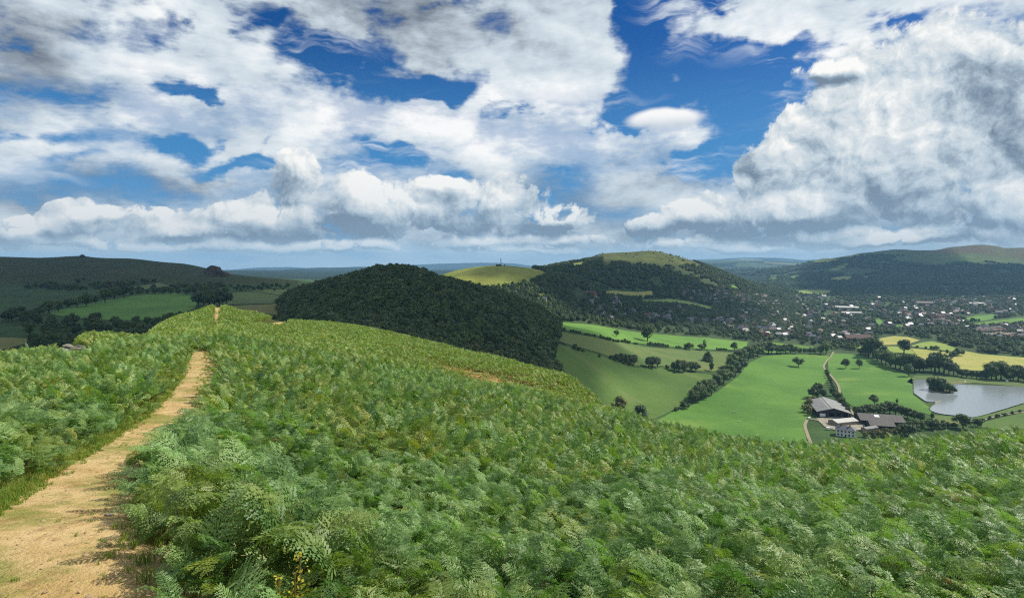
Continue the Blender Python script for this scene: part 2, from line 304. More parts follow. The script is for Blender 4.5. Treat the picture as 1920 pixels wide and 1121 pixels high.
def hit(px, py, y0=2.0, y1=16000.0, n=1400):
    """the points where the sight lines through (px, py) of the photograph meet the land, at y0 or farther"""
    px = np.atleast_1d(np.asarray(px, float)); py = np.atleast_1d(np.asarray(py, float))
    Ys = np.exp(np.linspace(math.log(y0), math.log(y1), n))
    out = np.zeros((len(px), 3))
    for q in range(len(px)):
        X = (px[q]-CX)/F*Ys; zr = -(py[q]-HY)/F*Ys
        hz = Hgt(X, Ys); b = np.nonzero(hz >= zr)[0]
        k = b[0] if len(b) else n-1
        if k > 0:
            d0 = zr[k-1]-hz[k-1]; d1 = hz[k]-zr[k]; t = d0/(d0+d1+1e-9)
        else: k = 1; t = 0
        Y = Ys[k-1]+(Ys[k]-Ys[k-1])*np.clip(t, 0, 1)
        out[q] = ((px[q]-CX)/F*Y, Y, 0)
    out[:, 2] = Hgt(out[:, 0], out[:, 1])
    return out
def proj(x, y, zz): return CX+F*x/y, HY-F*zz/y

def inpoly(x, y, poly):
    ins = np.zeros(len(x), bool); n = len(poly)
    for i in range(n):
        x0, y0 = poly[i]; x1, y1 = poly[(i+1) % n]
        if y0 == y1: continue
        ins ^= ((y0 > y) != (y1 > y)) & (x < (x1-x0)*(y-y0)/(y1-y0)+x0)
    return ins

def mesh_obj(name, v, f, mats, parent=None, smooth=False, midx=None):
    me = bpy.data.meshes.new(name)
    v = np.asarray(v, np.float32)
    if isinstance(f, np.ndarray) and f.ndim == 2:
        me.vertices.add(len(v)); me.vertices.foreach_set('co', v.ravel())
        k = f.shape[1]
        me.loops.add(f.size); me.loops.foreach_set('vertex_index', f.astype(np.int32).ravel())
        me.polygons.add(len(f)); me.polygons.foreach_set('loop_start', np.arange(0, f.size, k, dtype=np.int32))
        me.update(calc_edges=True)
    else:
        me.from_pydata([tuple(map(float, p)) for p in v], [], [tuple(map(int, q)) for q in f])
    for m in (mats if isinstance(mats, (list, tuple)) else [mats]): me.materials.append(m)
    if midx is not None: me.polygons.foreach_set('material_index', np.asarray(midx, np.int32))
    if smooth: me.polygons.foreach_set('use_smooth', np.ones(len(me.polygons), bool))
    me.update()
    o = bpy.data.objects.new(name, me); COL.objects.link(o)
    if parent is not None: o.parent = parent
    return o
def tag(o, label=None, cat=None, group=None, kind=None):
    if label: o['label'] = label
    if cat: o['category'] = cat
    if group: o['group'] = group
    if kind: o['kind'] = kind
    return o

# ------------------------------------------------------------------ ground materials
def new_mat(name):
    m = bpy.data.materials.new(name); m.use_nodes = True
    t = NT(m.node_tree); return m, t, m.node_tree.nodes['Principled BSDF']
def simple(name, col, rough=.8, var=.25, scale=1.0, spec=.3, col2=None, detail=5):
    """an object-space mottled surface"""
    m, t, b = new_mat(name)
    tc = t.new('ShaderNodeTexCoord').outputs['Object']
    n = t.noise(tc, scale, detail, .6)
    c2 = col2 or tuple(x*(1-var) for x in col[:3])+(1,)
    cc = t.mix(t.step(n, .3, .7), col, c2)
    t.put(b.inputs['Base Color'], cc); b.inputs['Roughness'].default_value = rough
    b.inputs['Specular IOR Level'].default_value = spec
    return m
def land_material():
    m, t, b = new_mat('land')
    pos = t.new('ShaderNodeNewGeometry').outputs['Position']
    at = t.new('ShaderNodeAttribute', attribute_name='cover').outputs['Color']
    n1 = t.noise(pos, .02, 6, .6); n2 = t.noise(pos, .25, 5, .65); n3 = t.noise(pos, 9, 4, .6)
    k = t.math('ADD', t.math('MULTIPLY', n1, .7), t.math('MULTIPLY', n2, .6))
    k = t.math('ADD', k, t.math('MULTIPLY', n3, .5))
    k = t.step(k, .55, 1.25, .55, 1.5)
    t.put(b.inputs['Base Color'], t.mix(1, at, t.new('ShaderNodeCombineColor', {0: k, 1: k, 2: k}).outputs[0], 'MULTIPLY'))
    b.inputs['Roughness'].default_value = .95; b.inputs['Specular IOR Level'].default_value = .1
    return m
def grass_material(name, c1, c2, scale=.03, stripes=None, c3=None):
    """a field: broad patches, fine mottling, perhaps the lines of mowing"""
    m, t, b = new_mat(name)
    pos = t.new('ShaderNodeNewGeometry').outputs['Position']
    n1 = t.noise(pos, scale, 5, .6); n2 = t.noise(pos, .6, 4, .7)
    c_ = t.mix(t.step(n1, .35, .68), c1, c2)
    if c3: c_ = t.mix(t.math('MULTIPLY', t.step(t.noise(t.map(pos, scale=(.4, 1, 1)), scale*2.3, 4, .6), .52, .72), .8), c_, c3)
    if stripes:
        w = t.new('ShaderNodeTexWave', {'Vector': t.map(pos, rot=(0, 0, stripes)), 'Scale': .12, 'Distortion': 1.5, 'Detail': 2.0}).outputs['Fac']
        c_ = t.mix(t.math('MULTIPLY', w, .10), c_, tuple(x*1.35 for x in c1[:3])+(1,))
    k = t.step(n2, .3, .7, .82, 1.15)
    c_ = t.mix(1, c_, t.new('ShaderNodeCombineColor', {0: k, 1: k, 2: k}).outputs[0], 'MULTIPLY')
    t.put(b.inputs['Base Color'], c_); b.inputs['Roughness'].default_value = .9; b.inputs['Specular IOR Level'].default_value = .15
    return m

# ------------------------------------------------------------------ ground sheet
th = np.concatenate([np.linspace(-180, -62, 60, endpoint=False), np.linspace(-62, -46, 50, endpoint=False), np.linspace(-46, 46, 760, endpoint=False),
                     np.linspace(46, 62, 50, endpoint=False), np.linspace(62, 180, 60)])*math.pi/180
rr = np.exp(np.linspace(math.log(.25), math.log(16600), 440))
TH, RR = np.meshgrid(th, rr)
gx, gy = (np.sin(TH)*RR).ravel(), (np.cos(TH)*RR).ravel()
gz = Hgt(gx, gy)
nt_, nr_ = len(th), len(rr)
i, j = np.meshgrid(np.arange(nr_-1), np.arange(nt_-1), indexing='ij')
q = (i*nt_+j).ravel()
gf = np.stack([q, q+1, q+nt_+1, q+nt_], 1)[:, ::-1]
gv = np.stack([gx, gy, gz], 1)
mid = len(gv); gv = np.vstack([gv, [[0, 0, H1(0, .3)]]])
ground = mesh_obj('ground', gv, np.ascontiguousarray(gf), land_material(), smooth=True)
bm = bmesh.new(); bm.from_mesh(ground.data); bm.verts.ensure_lookup_table()
cv = bm.verts[mid]
for k in range(nt_-1): bm.faces.new((bm.verts[k+1], bm.verts[k], cv)).smooth = True
bm.to_mesh(ground.data); bm.free()
tag(ground, kind='structure')

def land_cover(x, y, zz):
    """the colour of the land itself: soil, heath, grass, moor"""
    px, Y = pxY(x, y); py = HY-F*zz/np.maximum(Y, .01)
    n = len(x); C = np.zeros((n, 3)); C[:] = lin(62, 84, 44)[:3]
    def put(mask, col, soft=None):
        w = np.clip(mask.astype(float), 0, 1)[:, None]
        C[:] = C*(1-w)+np.array(col[:3])*w
    ss = lambda v, a, b: np.clip((v-a)/(b-a), 0, 1)
    n1 = fbm(x/70, y/70, 11); n2 = fbm(x/260, y/260, 21, 5)
    put(Y < 140, lin(70, 74, 40))                                            # under the bracken
    put((Y > 140) & (Y < 480) & (px < 620), lin(44, 66, 36))
    put(((Y > 340) & (Y < 900) & (px > 520) & (px < 1060)), lin(38, 54, 30))
    # left heath hill
    put(ss(Y, 1050, 1200)*(1-ss(Y, 2400, 2600))*(px < 560), lin(56, 68, 34))
    put(ss(Y, 1150, 1300)*(px < 560)*ss(n1, -.1, .35)*.6, lin(66, 68, 38))
    # hill with the mast
    put(ss(Y, 1000, 1060)*(1-ss(Y, 1500, 1600))*(px > 770)*(1-ss(px, 1010, 1050)), lin(136, 140, 64))
    put(ss(Y, 1000, 1060)*(1-ss(Y, 1500, 1600))*(px > 770)*(1-ss(px, 1010, 1050))*ss(n1, -.1, .3)*.7, lin(108, 124, 54))
    # conical hill: moor on the top
    cone = ss(Y, 1700, 1850)*(1-ss(Y, 2600, 2800))*(px > 1020)*(px < 1480)
    put(cone, lin(62, 74, 44)); put(cone*ss(zz+14*n1, -32, -8), lin(84, 92, 50)); put(cone*ss(n2+n1*.6, -.05, .35)*ss(zz, -30, 0)*.75, lin(98, 88, 54)); put(cone*ss(fbm(x/45, y/45, 71), .05, .3)*.5, lin(60, 72, 40))
    # valley
    val = (px > 1060)*ss(Y, 900, 1000)*(1-ss(Y, 3000, 3600))*(1-cone)
    put(val*.9, lin(66, 82, 50))
    # right ridge: woods low, moor high
    rid = ss(Y, 3300, 3700)*(1-ss(Y, 6000, 6400))*(px > 1440)
    put(rid, lin(66, 84, 52)); put(rid*ss(zz+60*n2, -45, 30), lin(84, 82, 48)); put(rid*ss(zz+60*n2, 10, 80)*ss(n2, -.2, .3)*.8, lin(92, 68, 46))
    put(rid*ss(zz, -60, -10)*ss(fbm(x/500, y/900, 5), .05, .25)*.8, lin(84, 104, 52))
    # far country: fields and woods in patches
    far = ss(Y, 4800, 6000)*(1-(px > 1440)*ss(6400-Y, 0, 300))
    fld = (vnoise(x/420, y/700, 9) > .25)
    put(ss(Y, 2500, 2900)*(px < 1440), lin(34, 50, 36))
    put(far, lin(30, 46, 38)); put(far*fld*.45*(px > 1100), lin(98, 116, 74)); put(far*(vnoise(x/500, y/800, 19) > .45)*.6*(px > 1100), lin(130, 130, 88)); put(far*(px < 1100)*fld*.2, lin(80, 96, 66))
    return C
cvr = np.ones((len(gv), 4), np.float32); cvr[:, :3] = land_cover(gv[:, 0], gv[:, 1], gv[:, 2])
ca = ground.data.color_attributes.new('cover', 'FLOAT_COLOR', 'POINT'); ca.data.foreach_set('color', cvr.ravel())
# ------------------------------------------------------------------ fields, water, tracks: sheets laid on the land
def drape(name, poly, mat, off=.3, y0=2.0, y1=16000.0, step=None, jitter=0, kind='structure', label=None, tol=None):
    """a sheet whose outline is given where the photograph shows it, cut to follow the land under it"""
    P3 = hit([p[0] for p in poly], [p[1] for p in poly], y0, y1)
    xy = P3[:, :2]
    pts = []
    n = len(xy)
    per = [np.linalg.norm(xy[(k+1) % n]-xy[k]) for k in range(n)]
    st = step or max(sum(per)/90, .15)
    for k in range(n):
        m = max(1, int(per[k]/st))
        for s in range(m):
            p = xy[k]+(xy[(k+1) % n]-xy[k])*s/m
            if jitter: p = p + np.array([vnoise(p[0]/st/1.3, p[1]/st/1.3, 5), vnoise(p[0]/st/1.3, p[1]/st/1.3, 6)])*jitter
            pts.append(p)
    pts = np.array(pts); nb = len(pts)
    x0, yy0 = pts.min(0); x1, yy1 = pts.max(0)
    st2 = max(st, math.sqrt((x1-x0)*(yy1-yy0)/5000))
    gxx, gyy = np.meshgrid(np.arange(x0, x1, st2)+st2/2, np.arange(yy0, yy1, st2)+st2/2)
    gp = np.stack([gxx.ravel(), gyy.ravel()], 1)
    ins = inpoly(gp[:, 0], gp[:, 1], [tuple(p) for p in pts]); gp = gp[ins]
    if len(gp):                                              # keep clear of the border
        d = np.min(np.hypot(gp[:, None, 0]-pts[None, :, 0], gp[:, None, 1]-pts[None, :, 1]), 1); gp = gp[d > st2*.45]
    allp = np.vstack([pts, gp]) if len(gp) else pts
    r = geometry.delaunay_2d_cdt([Vector(p) for p in allp], [], [list(range(nb))], 1, 1e-5)
    v = np.array([(p.x, p.y) for p in r[0]])
    zz = Hgt(v[:, 0], v[:, 1])+off
    f = [tuple(q) for q in r[2]]
    o = mesh_obj(name, np.column_stack([v, zz]), f, mat, smooth=True)
    for p_ in o.data.polygons:
        if p_.normal.z < 0: p_.flip()
    tag(o, label, kind=kind)
    return o
M = {}
M['pasture'] = grass_material('pasture', lin(92, 130, 52), lin(74, 112, 44), .012, stripes=.5, c3=lin(116, 140, 62))
M['pasture_rough'] = grass_material('pasture_rough', lin(100, 114, 62), lin(82, 108, 54), .014, c3=lin(122, 116, 72))
M['pasture_low'] = grass_material('pasture_low', lin(88, 112, 50), lin(74, 100, 44), .012, c3=lin(102, 114, 64))
M['bright_grass'] = grass_material('bright_grass', lin(102, 140, 56), lin(86, 124, 50), .015)
M['hay'] = grass_material('hay', lin(168, 162, 88), lin(144, 152, 74), .02, c3=lin(176, 160, 100))
M['lime_grass'] = grass_material('lime_grass', lin(138, 154, 72), lin(120, 142, 64), .015)
M['olive_grass'] = grass_material('olive_grass', lin(112, 116, 60), lin(128, 122, 66), .015)
M['moor_grass'] = grass_material('moor_grass', lin(150, 152, 78), lin(120, 132, 66), .006)

FIELDS = [  # outline in the photograph, material, how far off to start looking
 ([(1215,797),(1262,772),(1300,755),(1345,735),(1385,706),(1402,682),(1430,668),(1480,663),(1556,664),(1550,676),(1545,692),(1552,712),(1530,738),(1512,788),(1512,836),(1400,836),(1290,812)], 'pasture', 300),
 ([(1561,662),(1612,665),(1650,682),(1700,702),(1716,716),(1712,740),(1748,768),(1745,778),(1660,764),(1602,764),(1585,752),(1572,722),(1553,694),(1552,678)], 'pasture', 300),
 ([(1043,603),(1100,608),(1150,616),(1250,628),(1330,634),(1402,641),(1400,652),(1360,657),(1290,652),(1195,643),(1120,630),(1050,616)], 'bright_grass', 450),
 ([(1050,621),(1125,635),(1185,645),(1290,656),(1390,662),(1385,692),(1330,697),(1240,686),(1150,673),(1048,640)], 'pasture_rough', 350),
 ([(1030,686),(1048,645),(1150,677),(1240,690),(1330,702),(1350,710),(1330,735),(1290,754),(1225,786),(1150,770),(1100,735)], 'pasture_low', 250),
 ([(1402,654),(1440,641),(1480,645),(1554,654),(1556,659),(1480,659),(1430,664)], 'bright_grass', 500),
 ([(1636,643),(1652,634),(1676,630),(1702,632),(1725,638),(1700,646),(1660,647)], 'hay', 500),
 ([(1602,651),(1640,649),(1700,650),(1712,656),(1718,664),(1640,662)], 'lime_grass', 500),
 ([(1706,649),(1728,642),(1748,640),(1772,645),(1797,655),(1793,660),(1752,655)], 'lime_grass', 500),
 ([(1705,653),(1750,657),(1790,663),(1776,674),(1742,681),(1722,672)], 'hay', 500),
 ([(1802,657),(1840,664),(1925,671),(1990,676),(1990,694),(1920,690),(1870,696),(1810,694),(1778,686),(1782,676)], 'hay', 500),
 ([(1806,597),(1835,591),(1868,590),(1880,594),(1840,602),(1812,603)], 'bright_grass', 600),
 ([(1812,608),(1860,602),(1912,596),(1935,598),(1930,605),(1880,609),(1840,613)], 'bright_grass', 600),
 ([(1638,599),(1650,598),(1655,604),(1658,610),(1646,609)], 'bright_grass', 600),
 ([(1668,609),(1700,610),(1706,614),(1680,616)], 'bright_grass', 600),
 ([(1720,724),(1700,716),(1716,704),(1800,708),(1925,716),(1990,720),(1990,736),(1925,726),(1830,718)], 'pasture_rough', 400),
 ([(1830,800),(1850,790),(1925,772),(2010,756),(2010,800),(1925,812)], 'pasture_low', 300),
 ([(1745,778),(1800,782),(1860,776),(1925,756),(2010,735),(2010,750),(1925,768),(1840,786),(1800,796),(1750,790)], 'pasture_rough', 300),
 ([(1130,549),(1148,545),(1185,548),(1222,546),(1224,553),(1212,559),(1175,560),(1135,554)], 'hay', 1000),
 ([(1200,563),(1255,561),(1290,566),(1338,577),(1332,585),(1290,574),(1240,571),(1206,569)], 'lime_grass', 1000),
 ([(1366,537),(1375,535),(1384,541),(1374,543)], 'bright_grass', 1500),
 ([(1072,496),(1095,492),(1096,498),(1074,501)], 'lime_grass', 1500),
 ([(1553,507),(1575,498),(1592,494),(1590,500),(1570,507)], 'lime_grass', 2600),
 ([(1520,493),(1545,487),(1582,479),(1612,476),(1612,481),(1590,484),(1545,494)], 'moor_grass', 3000),
 ([(1556,523),(1580,519),(1602,519),(1590,527),(1558,528)], 'hay', 2400),
 ([(1616,520),(1650,516),(1652,518),(1618,523)], 'lime_grass', 2600),
 ([(1488,547),(1512,544),(1560,545),(1556,552),(1510,553)], 'lime_grass', 1800),
 ([(1478,520),(1500,516),(1500,521),(1482,524)], 'lime_grass', 2600),
 ([(1440,523),(1458,521),(1458,526),(1442,527)], 'lime_grass', 2600),
 ([(88,588),(140,575),(200,563),(260,553),(330,550),(372,556),(366,578),(310,600),(220,601),(140,597)], 'bright_grass', 200),
 ([(416,560),(420,550),(480,548),(528,556),(530,566),(470,570),(420,572)], 'pasture_rough', 200),
 ([(416,575),(470,572),(528,568),(526,592),(480,585),(420,582)], 'olive_grass', 200),
 ([(470,546),(500,543),(545,544),(560,552),(535,555)], 'pasture_rough', 700),
 ([(240,540),(300,532),(320,537),(270,544)], 'pasture_rough', 900),
 ([(-120,636),(0,633),(52,635),(50,645),(0,657),(-120,662)], 'olive_grass', 200),
]
for poly, mk, y0 in FIELDS:
    drape('field', poly, M[mk], off=.35 if y0 < 900 else 1.2, y0=y0)

# lake
mw, t, b = new_mat('lake_water')
b.inputs['Base Color'].default_value = lin(138, 146, 148); b.inputs['Roughness'].default_value = .10  # pale base colour paints in part of the sky's reflection
b.inputs['Specular IOR Level'].default_value = .8
pos = t.new('ShaderNodeNewGeometry').outputs['Position']
bp = t.new('ShaderNodeBump', {'Strength': .35, 'Distance': .3, 'Height': t.noise(t.map(pos, scale=(1, .5, 1)), .5, 5, .65)})
t.put(b.inputs['Normal'], bp.outputs[0])
LAKE = [(1714,727),(1713,712),(1722,711),(1742,711),(1745,716),(1760,718),(1800,720),(1840,722),(1925,725),(2060,732),(2080,742),(2010,747),(1960,750),(1925,753),(1890,764),(1850,776),(1822,783),(1806,779),(1780,778),(1756,774),(1743,768),(1746,762),(1760,753),(1740,754),(1730,748),(1722,742),(1713,736)]
LK = hit([p[0] for p in LAKE], [p[1] for p in LAKE], 400)
LZ = float(np.median(LK[:, 2]))+.5
def lakept(px, py): Y = -LZ*F/(py-HY); return ((px-CX)/F*Y, Y)
lp = [lakept(*p) for p in LAKE]
def smooth_loop(p, n=3):
    for _ in range(n):
        p = [q for a, b_ in zip(p, p[1:]+p[:1]) for q in ((a[0]*.75+b_[0]*.25, a[1]*.75+b_[1]*.25), (a[0]*.25+b_[0]*.75, a[1]*.25+b_[1]*.75))]
    return p
lps = smooth_loop(lp, 2)
bm = bmesh.new(); bm.faces.new([bm.verts.new((x, y, LZ)) for x, y in lps]); bmesh.ops.triangulate(bm, faces=bm.faces[:])
me = bpy.data.meshes.new('lake'); bm.to_mesh(me); bm.free(); me.materials.append(mw)
for p_ in me.polygons:
    if p_.normal.z < 0: p_.flip()
lake = bpy.data.objects.new('lake', me); COL.objects.link(lake); tag(lake, kind='structure')
# the muddy bank round it
ctr = np.mean(np.array(lps), 0); ring = []
for k, (x, y) in enumerate(lps):
    a = np.array(lps[k-1]); b_ = np.array(lps[(k+1) % len(lps)]); d = b_-a; nrm = np.array([d[1], -d[0]])/(np.linalg.norm(d)+1e-6)
    ring.append((np.array([x, y]), nrm))
area = sum(lps[k-1][0]*lps[k][1]-lps[k][0]*lps[k-1][1] for k in range(len(lps)))
sgn = 1 if area > 0 else -1
bv, bf = [], []
for k, (p_, nn) in enumerate(ring):
    wd = 1.1+1.0*vnoise(p_[0]/9, p_[1]/9, 3)
    o_ = p_+nn*sgn*max(.6, wd)
    bv += [(p_[0]-nn[0]*sgn*.3, p_[1]-nn[1]*sgn*.3, LZ-.1), (o_[0], o_[1], max(H1(o_[0], o_[1])+.45, LZ+.25))]
nb = len(ring)
for k in range(nb): bf.append((2*k, 2*k+1, 2*((k+1) % nb)+1, 2*((k+1) % nb)))
tag(mesh_obj('lake_bank', bv, bf, simple('mud', lin(76, 86, 50), .9, scale=.4, col2=lin(62, 80, 42)), smooth=True), kind='structure')

# tracks and lanes
def strip(name, pts, wid, mat, off=.5, y0=300, n=60, rag=0.0, world=False):
    """a ribbon of the given width (metres) along points of the photograph"""
    P3 = np.array(pts, float) if world else hit([p[0] for p in pts], [p[1] for p in pts], y0)
    d = np.r_[0, np.cumsum(np.hypot(np.diff(P3[:, 0]), np.diff(P3[:, 1])))]
    s = np.linspace(0, d[-1], n)
    x = pchip(d, P3[:, 0], s); y = pchip(d, P3[:, 1], s)
    tx, ty = np.gradient(x), np.gradient(y); L = np.hypot(tx, ty)+1e-9; nx, ny = -ty/L, tx/L
    w_ = np.interp(np.linspace(0, 1, n), np.linspace(0, 1, len(wid)), wid)/2 if hasattr(wid, '__len__') else np.full(n, wid/2)
    cols = []
    for u in np.linspace(-1, 1, 5):
        ww = w_*u
        if rag and abs(u) == 1: ww = ww+u*rag*np.array([vnoise(s_*1.7+u*50, 0, 2) for s_ in s/ max(wid if not hasattr(wid,'__len__') else wid[0], .3)])
        X, Y = x+nx*ww, y+ny*ww
        cols.append(np.stack([X, Y, Hgt(X, Y)+off], 1))
    v = np.stack(cols, 1).reshape(-1, 3)
    f = np.array([(k*5+c_, k*5+c_+1, k*5+c_+6, k*5+c_+5) for k in range(n-1) for c_ in range(4)])
    o = mesh_obj(name, v, f, mat, smooth=True)
    if o.data.polygons[0].normal.z < 0:
        for p_ in o.data.polygons: p_.flip()
    return tag(o, kind='structure')
M['gravel'] = simple('gravel', lin(156, 146, 120), .9, scale=.8, col2=lin(128, 122, 92))
M['lane'] = simple('lane', lin(190, 188, 182), .8, scale=.3)
strip('track', [(1608,790),(1594,768),(1580,752),(1571,722),(1556,702),(1545,690),(1548,680),(1558,668),(1563,660)], 2.6, M['gravel'], off=.6)
strip('track', [(1522,836),(1514,815),(1510,795),(1520,786),(1545,792)], 2.8, M['gravel'], off=.6)
strip('track', [(1838,792),(1850,786),(1880,779),(1925,772),(1990,762)], 2.2, M['gravel'], off=.6)
strip('road', [(1494,556),(1500,564),(1506,572),(1512,578),(1520,583)], 12, M['lane'], off=3, y0=1200)
strip('road', [(1780,607),(1788,612),(1802,617),(1820,611)], 9, M['lane'], off=3, y0=900)
M['yard'] = simple('yard_concrete', lin(166, 160, 144), .9, scale=.25, col2=lin(130, 122, 104))
drape('farmyard', [(1530,785),(1565,782),(1612,778),(1622,790),(1622,806),(1575,810),(1545,800)], M['yard'], off=.62, y0=300)
# ------------------------------------------------------------------ foliage
def leaf_mat(name, c1, c2, rough=.6, trans=.25, spec=.3, sc_=.15, island=True):
    m, t, b = new_mat(name)
    oi = t.new('ShaderNodeObjectInfo').outputs['Random']
    pos = t.new('ShaderNodeNewGeometry')
    n = t.noise(pos.outputs['Position'], sc_, 3, .6)
    k = t.math('ADD', t.math('MULTIPLY', oi, .5), t.math('MULTIPLY', n, .6))
    if island: k = t.math('ADD', k, t.math('MULTIPLY', t.math('SUBTRACT', pos.outputs['Random Per Island'], .5), .5))
    col = t.mix(t.step(k, .15, .9), c1, c2)
    t.put(b.inputs['Base Color'], col); b.inputs['Roughness'].default_value = rough; b.inputs['Specular IOR Level'].default_value = spec
    tr = t.new('ShaderNodeBsdfTranslucent', {'Color': t.mix(1, col, (1.5, 1.6, .7, 1), 'MULTIPLY')})
    mx = t.new('ShaderNodeMixShader', {0: trans, 1: b.outputs[0], 2: tr.outputs[0]})
    t.put(t.n['Material Output'].inputs[0], mx.outputs[0])
    return m
M['leaf'] = leaf_mat('broad_leaf', lin(62, 82, 40), lin(98, 118, 58), trans=.18)
M['leaf_dark'] = leaf_mat('dark_leaf', lin(54, 74, 40), lin(84, 104, 52), trans=.15)
M['leaf_blue'] = leaf_mat('grey_leaf', lin(74, 94, 64), lin(104, 122, 84), trans=.15)
M['leaf_olive'] = leaf_mat('olive_leaf', lin(84, 90, 46), lin(112, 110, 58), trans=.15)
M['bark'] = simple('bark', lin(70, 60, 48), .9, scale=3)

def lumps(r, n, w, h, base):
    """the lobes of a crown: centre and radius"""
    L = [((0, 0, base+h*.5), min(w*.42, h*.42))]
    for k in range(n):
        a = r.uniform(0, 6.283); u = r.uniform(-.75, 1) ; q = math.sqrt(max(0, 1-u*u))*r.uniform(.55, 1)
        rad = r.uniform(.2, .34)*w*.62
        L.append(((math.cos(a)*q*(w*.5-rad*.6), math.sin(a)*q*(w*.5-rad*.6), base+h*.5+u*(h*.5-rad*.7)), rad))
    return L
def cards(r, L, n, size, flat=.35):
    """leaf clumps scattered through the outer part of each lobe"""
    w_ = np.array([l[1]**2 for l in L]); w_ /= w_.sum()
    which = r.choice(len(L), n, p=w_)
    C0 = np.array([l[0] for l in L])[which]; R0 = np.array([l[1] for l in L])[which]
    d = r.normal(size=(n, 3)); d /= np.linalg.norm(d, axis=1)[:, None]
    p = C0+d*(R0*r.uniform(.62, 1.08, n)**.8)[:, None]
    nn = d+r.normal(size=(n, 3))*.55; nn[:, 2] += flat; nn /= np.linalg.norm(nn, axis=1)[:, None]
    a = np.cross(nn, r.normal(size=(n, 3))); a /= np.linalg.norm(a, axis=1)[:, None]; b = np.cross(nn, a)
    s = size*r.uniform(.6, 1.35, n)[:, None]
    v = np.stack([p-a*s*.62, p-b*s*.34+nn*s*.06, p+a*s*.62, p+b*s*.34+nn*s*.06], 1).reshape(-1, 3)
    return v, np.arange(4*n).reshape(n, 4)
def core(L, k=.72):
    """a dark irregular heart so that no light shows straight through"""
    bm = bmesh.new()
    for cc, rd in L:
        m = bmesh.ops.create_icosphere(bm, subdivisions=1, radius=rd*k)
        for v in m['verts']:
            v.co = Vector(cc)+v.co*(1+.18*vn3(v.co+Vector(cc)))
    v = np.array([tuple(q.co) for q in bm.verts]); f = np.array([[q.index for q in fc.verts] for fc in bm.faces]); bm.free()
    return v, f
def vn3(p): return float(vnoise(np.array([p.x*1.3+p.z*.7]), np.array([p.y*1.3-p.z*.5]), 4)[0])
def tube(pts, rad, seg=7):
    v, f = [], []
    for k, (p, r_) in enumerate(zip(pts, rad)):
        for s in range(seg):
            a = 6.2832*s/seg; v.append((p[0]+math.cos(a)*r_, p[1]+math.sin(a)*r_, p[2]))
        if k:
            for s in range(seg): f.append(((k-1)*seg+s, (k-1)*seg+(s+1) % seg, k*seg+(s+1) % seg, k*seg+s))
    return v, f
def trunk_geo(r, h, rad, base, w):
    v, f = tube([(0, 0, -.6), (0, 0, h*.12), (r.uniform(-.2, .2), r.uniform(-.2, .2), base+.1*h), (r.uniform(-.4, .4), r.uniform(-.4, .4), h*.72)], [rad*1.5, rad, rad*.8, rad*.25])
    for k in range(5):
        a = k*1.257+r.uniform(-.4, .4); z0 = base*r.uniform(.8, 1.1)+.05*h; q = w*r.uniform(.22, .36)
        v2, f2 = tube([(0, 0, z0), (math.cos(a)*q*.5, math.sin(a)*q*.5, z0+h*.12), (math.cos(a)*q, math.sin(a)*q, z0+h*.3)], [rad*.5, rad*.36, rad*.12], 5)
        o = len(v); v += v2; f += [tuple(i_+o for i_ in q_) for q_ in f2]
    return v, f
def crown_mesh(name, seed, w, h, base, nl, nc, size, mat, conifer=False, cone_top=.12):
    r = np.random.default_rng(seed)
    if conifer:
        L = []
        for k in range(9):
            u = k/8; rad = w*.5*(1-u)+w*cone_top
            for q in range(max(1, int(5*(1-u))+1)):
                a = r.uniform(0, 6.283); L.append(((math.cos(a)*rad*.5, math.sin(a)*rad*.5, base+u*h*.92), rad*.6))
    else: L = lumps(r, nl, w, h, base)
    v1, f1 = cards(r, L, nc, size); v2, f2 = core(L)
    f2 = np.hstack([f2, f2[:, 2:3]])                        # (kept apart below)
    me = bpy.data.meshes.new(name)
    me.from_pydata(np.vstack([v1, v2]).tolist(), [], [tuple(q) for q in f1.tolist()]+[tuple(q[:3]+len(v1)) for q in f2])
    me.materials.append(mat); me.update()
    return me
def trunk_mesh(seed, h, rad, base, w):
    r = np.random.default_rng(seed); v, f = trunk_geo(r, h, rad, base, w)
    me = bpy.data.meshes.new('trunk'); me.from_pydata(v, [], f); me.materials.append(M['bark']); me.update()
    for p_ in me.polygons: p_.use_smooth = True
    return me
# kinds of tree, all 10 m high: (crown, trunk)
KINDS = {}
def kind(key, *a, base=2.0, w=9.0, h=8.0, nl=13, nc=1300, size=.62, mat='leaf', conifer=False, rad=.32):
    KINDS[key] = [(crown_mesh('crown', s, w*ww, h, base, nl, nc, size, M[mat], conifer), trunk_mesh(s, base+h*.9, rad, base, w)) for s, ww in a]
kind('oak', (1, 1.0), (2, 1.12), (3, .92), (4, 1.05), w=10.5)
kind('ash', (5, 1.0), (6, 1.1), w=8, base=2.4, h=7.6, mat='leaf_blue')
kind('dark', (7, 1.0), (8, 1.15), (9, .9), w=9, base=1.4, h=8.6, mat='leaf_dark')
kind('bush', (10, 1.0), (11, 1.25), (12, .85), w=13, base=.4, h=9.6, nl=10, mat='leaf_dark', rad=.25)
kind('scrub', (13, 1.0), (14, 1.2), w=13, base=.3, h=9.7, nl=10, mat='leaf_olive', rad=.25)
kind('fir', (15, 1.0), (16, .85), w=5.2, base=1.0, h=9, nc=1500, mat='leaf_dark', conifer=True, rad=.25)
kind('poplar', (17, 1.0), (18, 1.2), w=4.6, base=1.2, h=8.8, nl=16, nc=1100, mat='leaf', rad=.22)

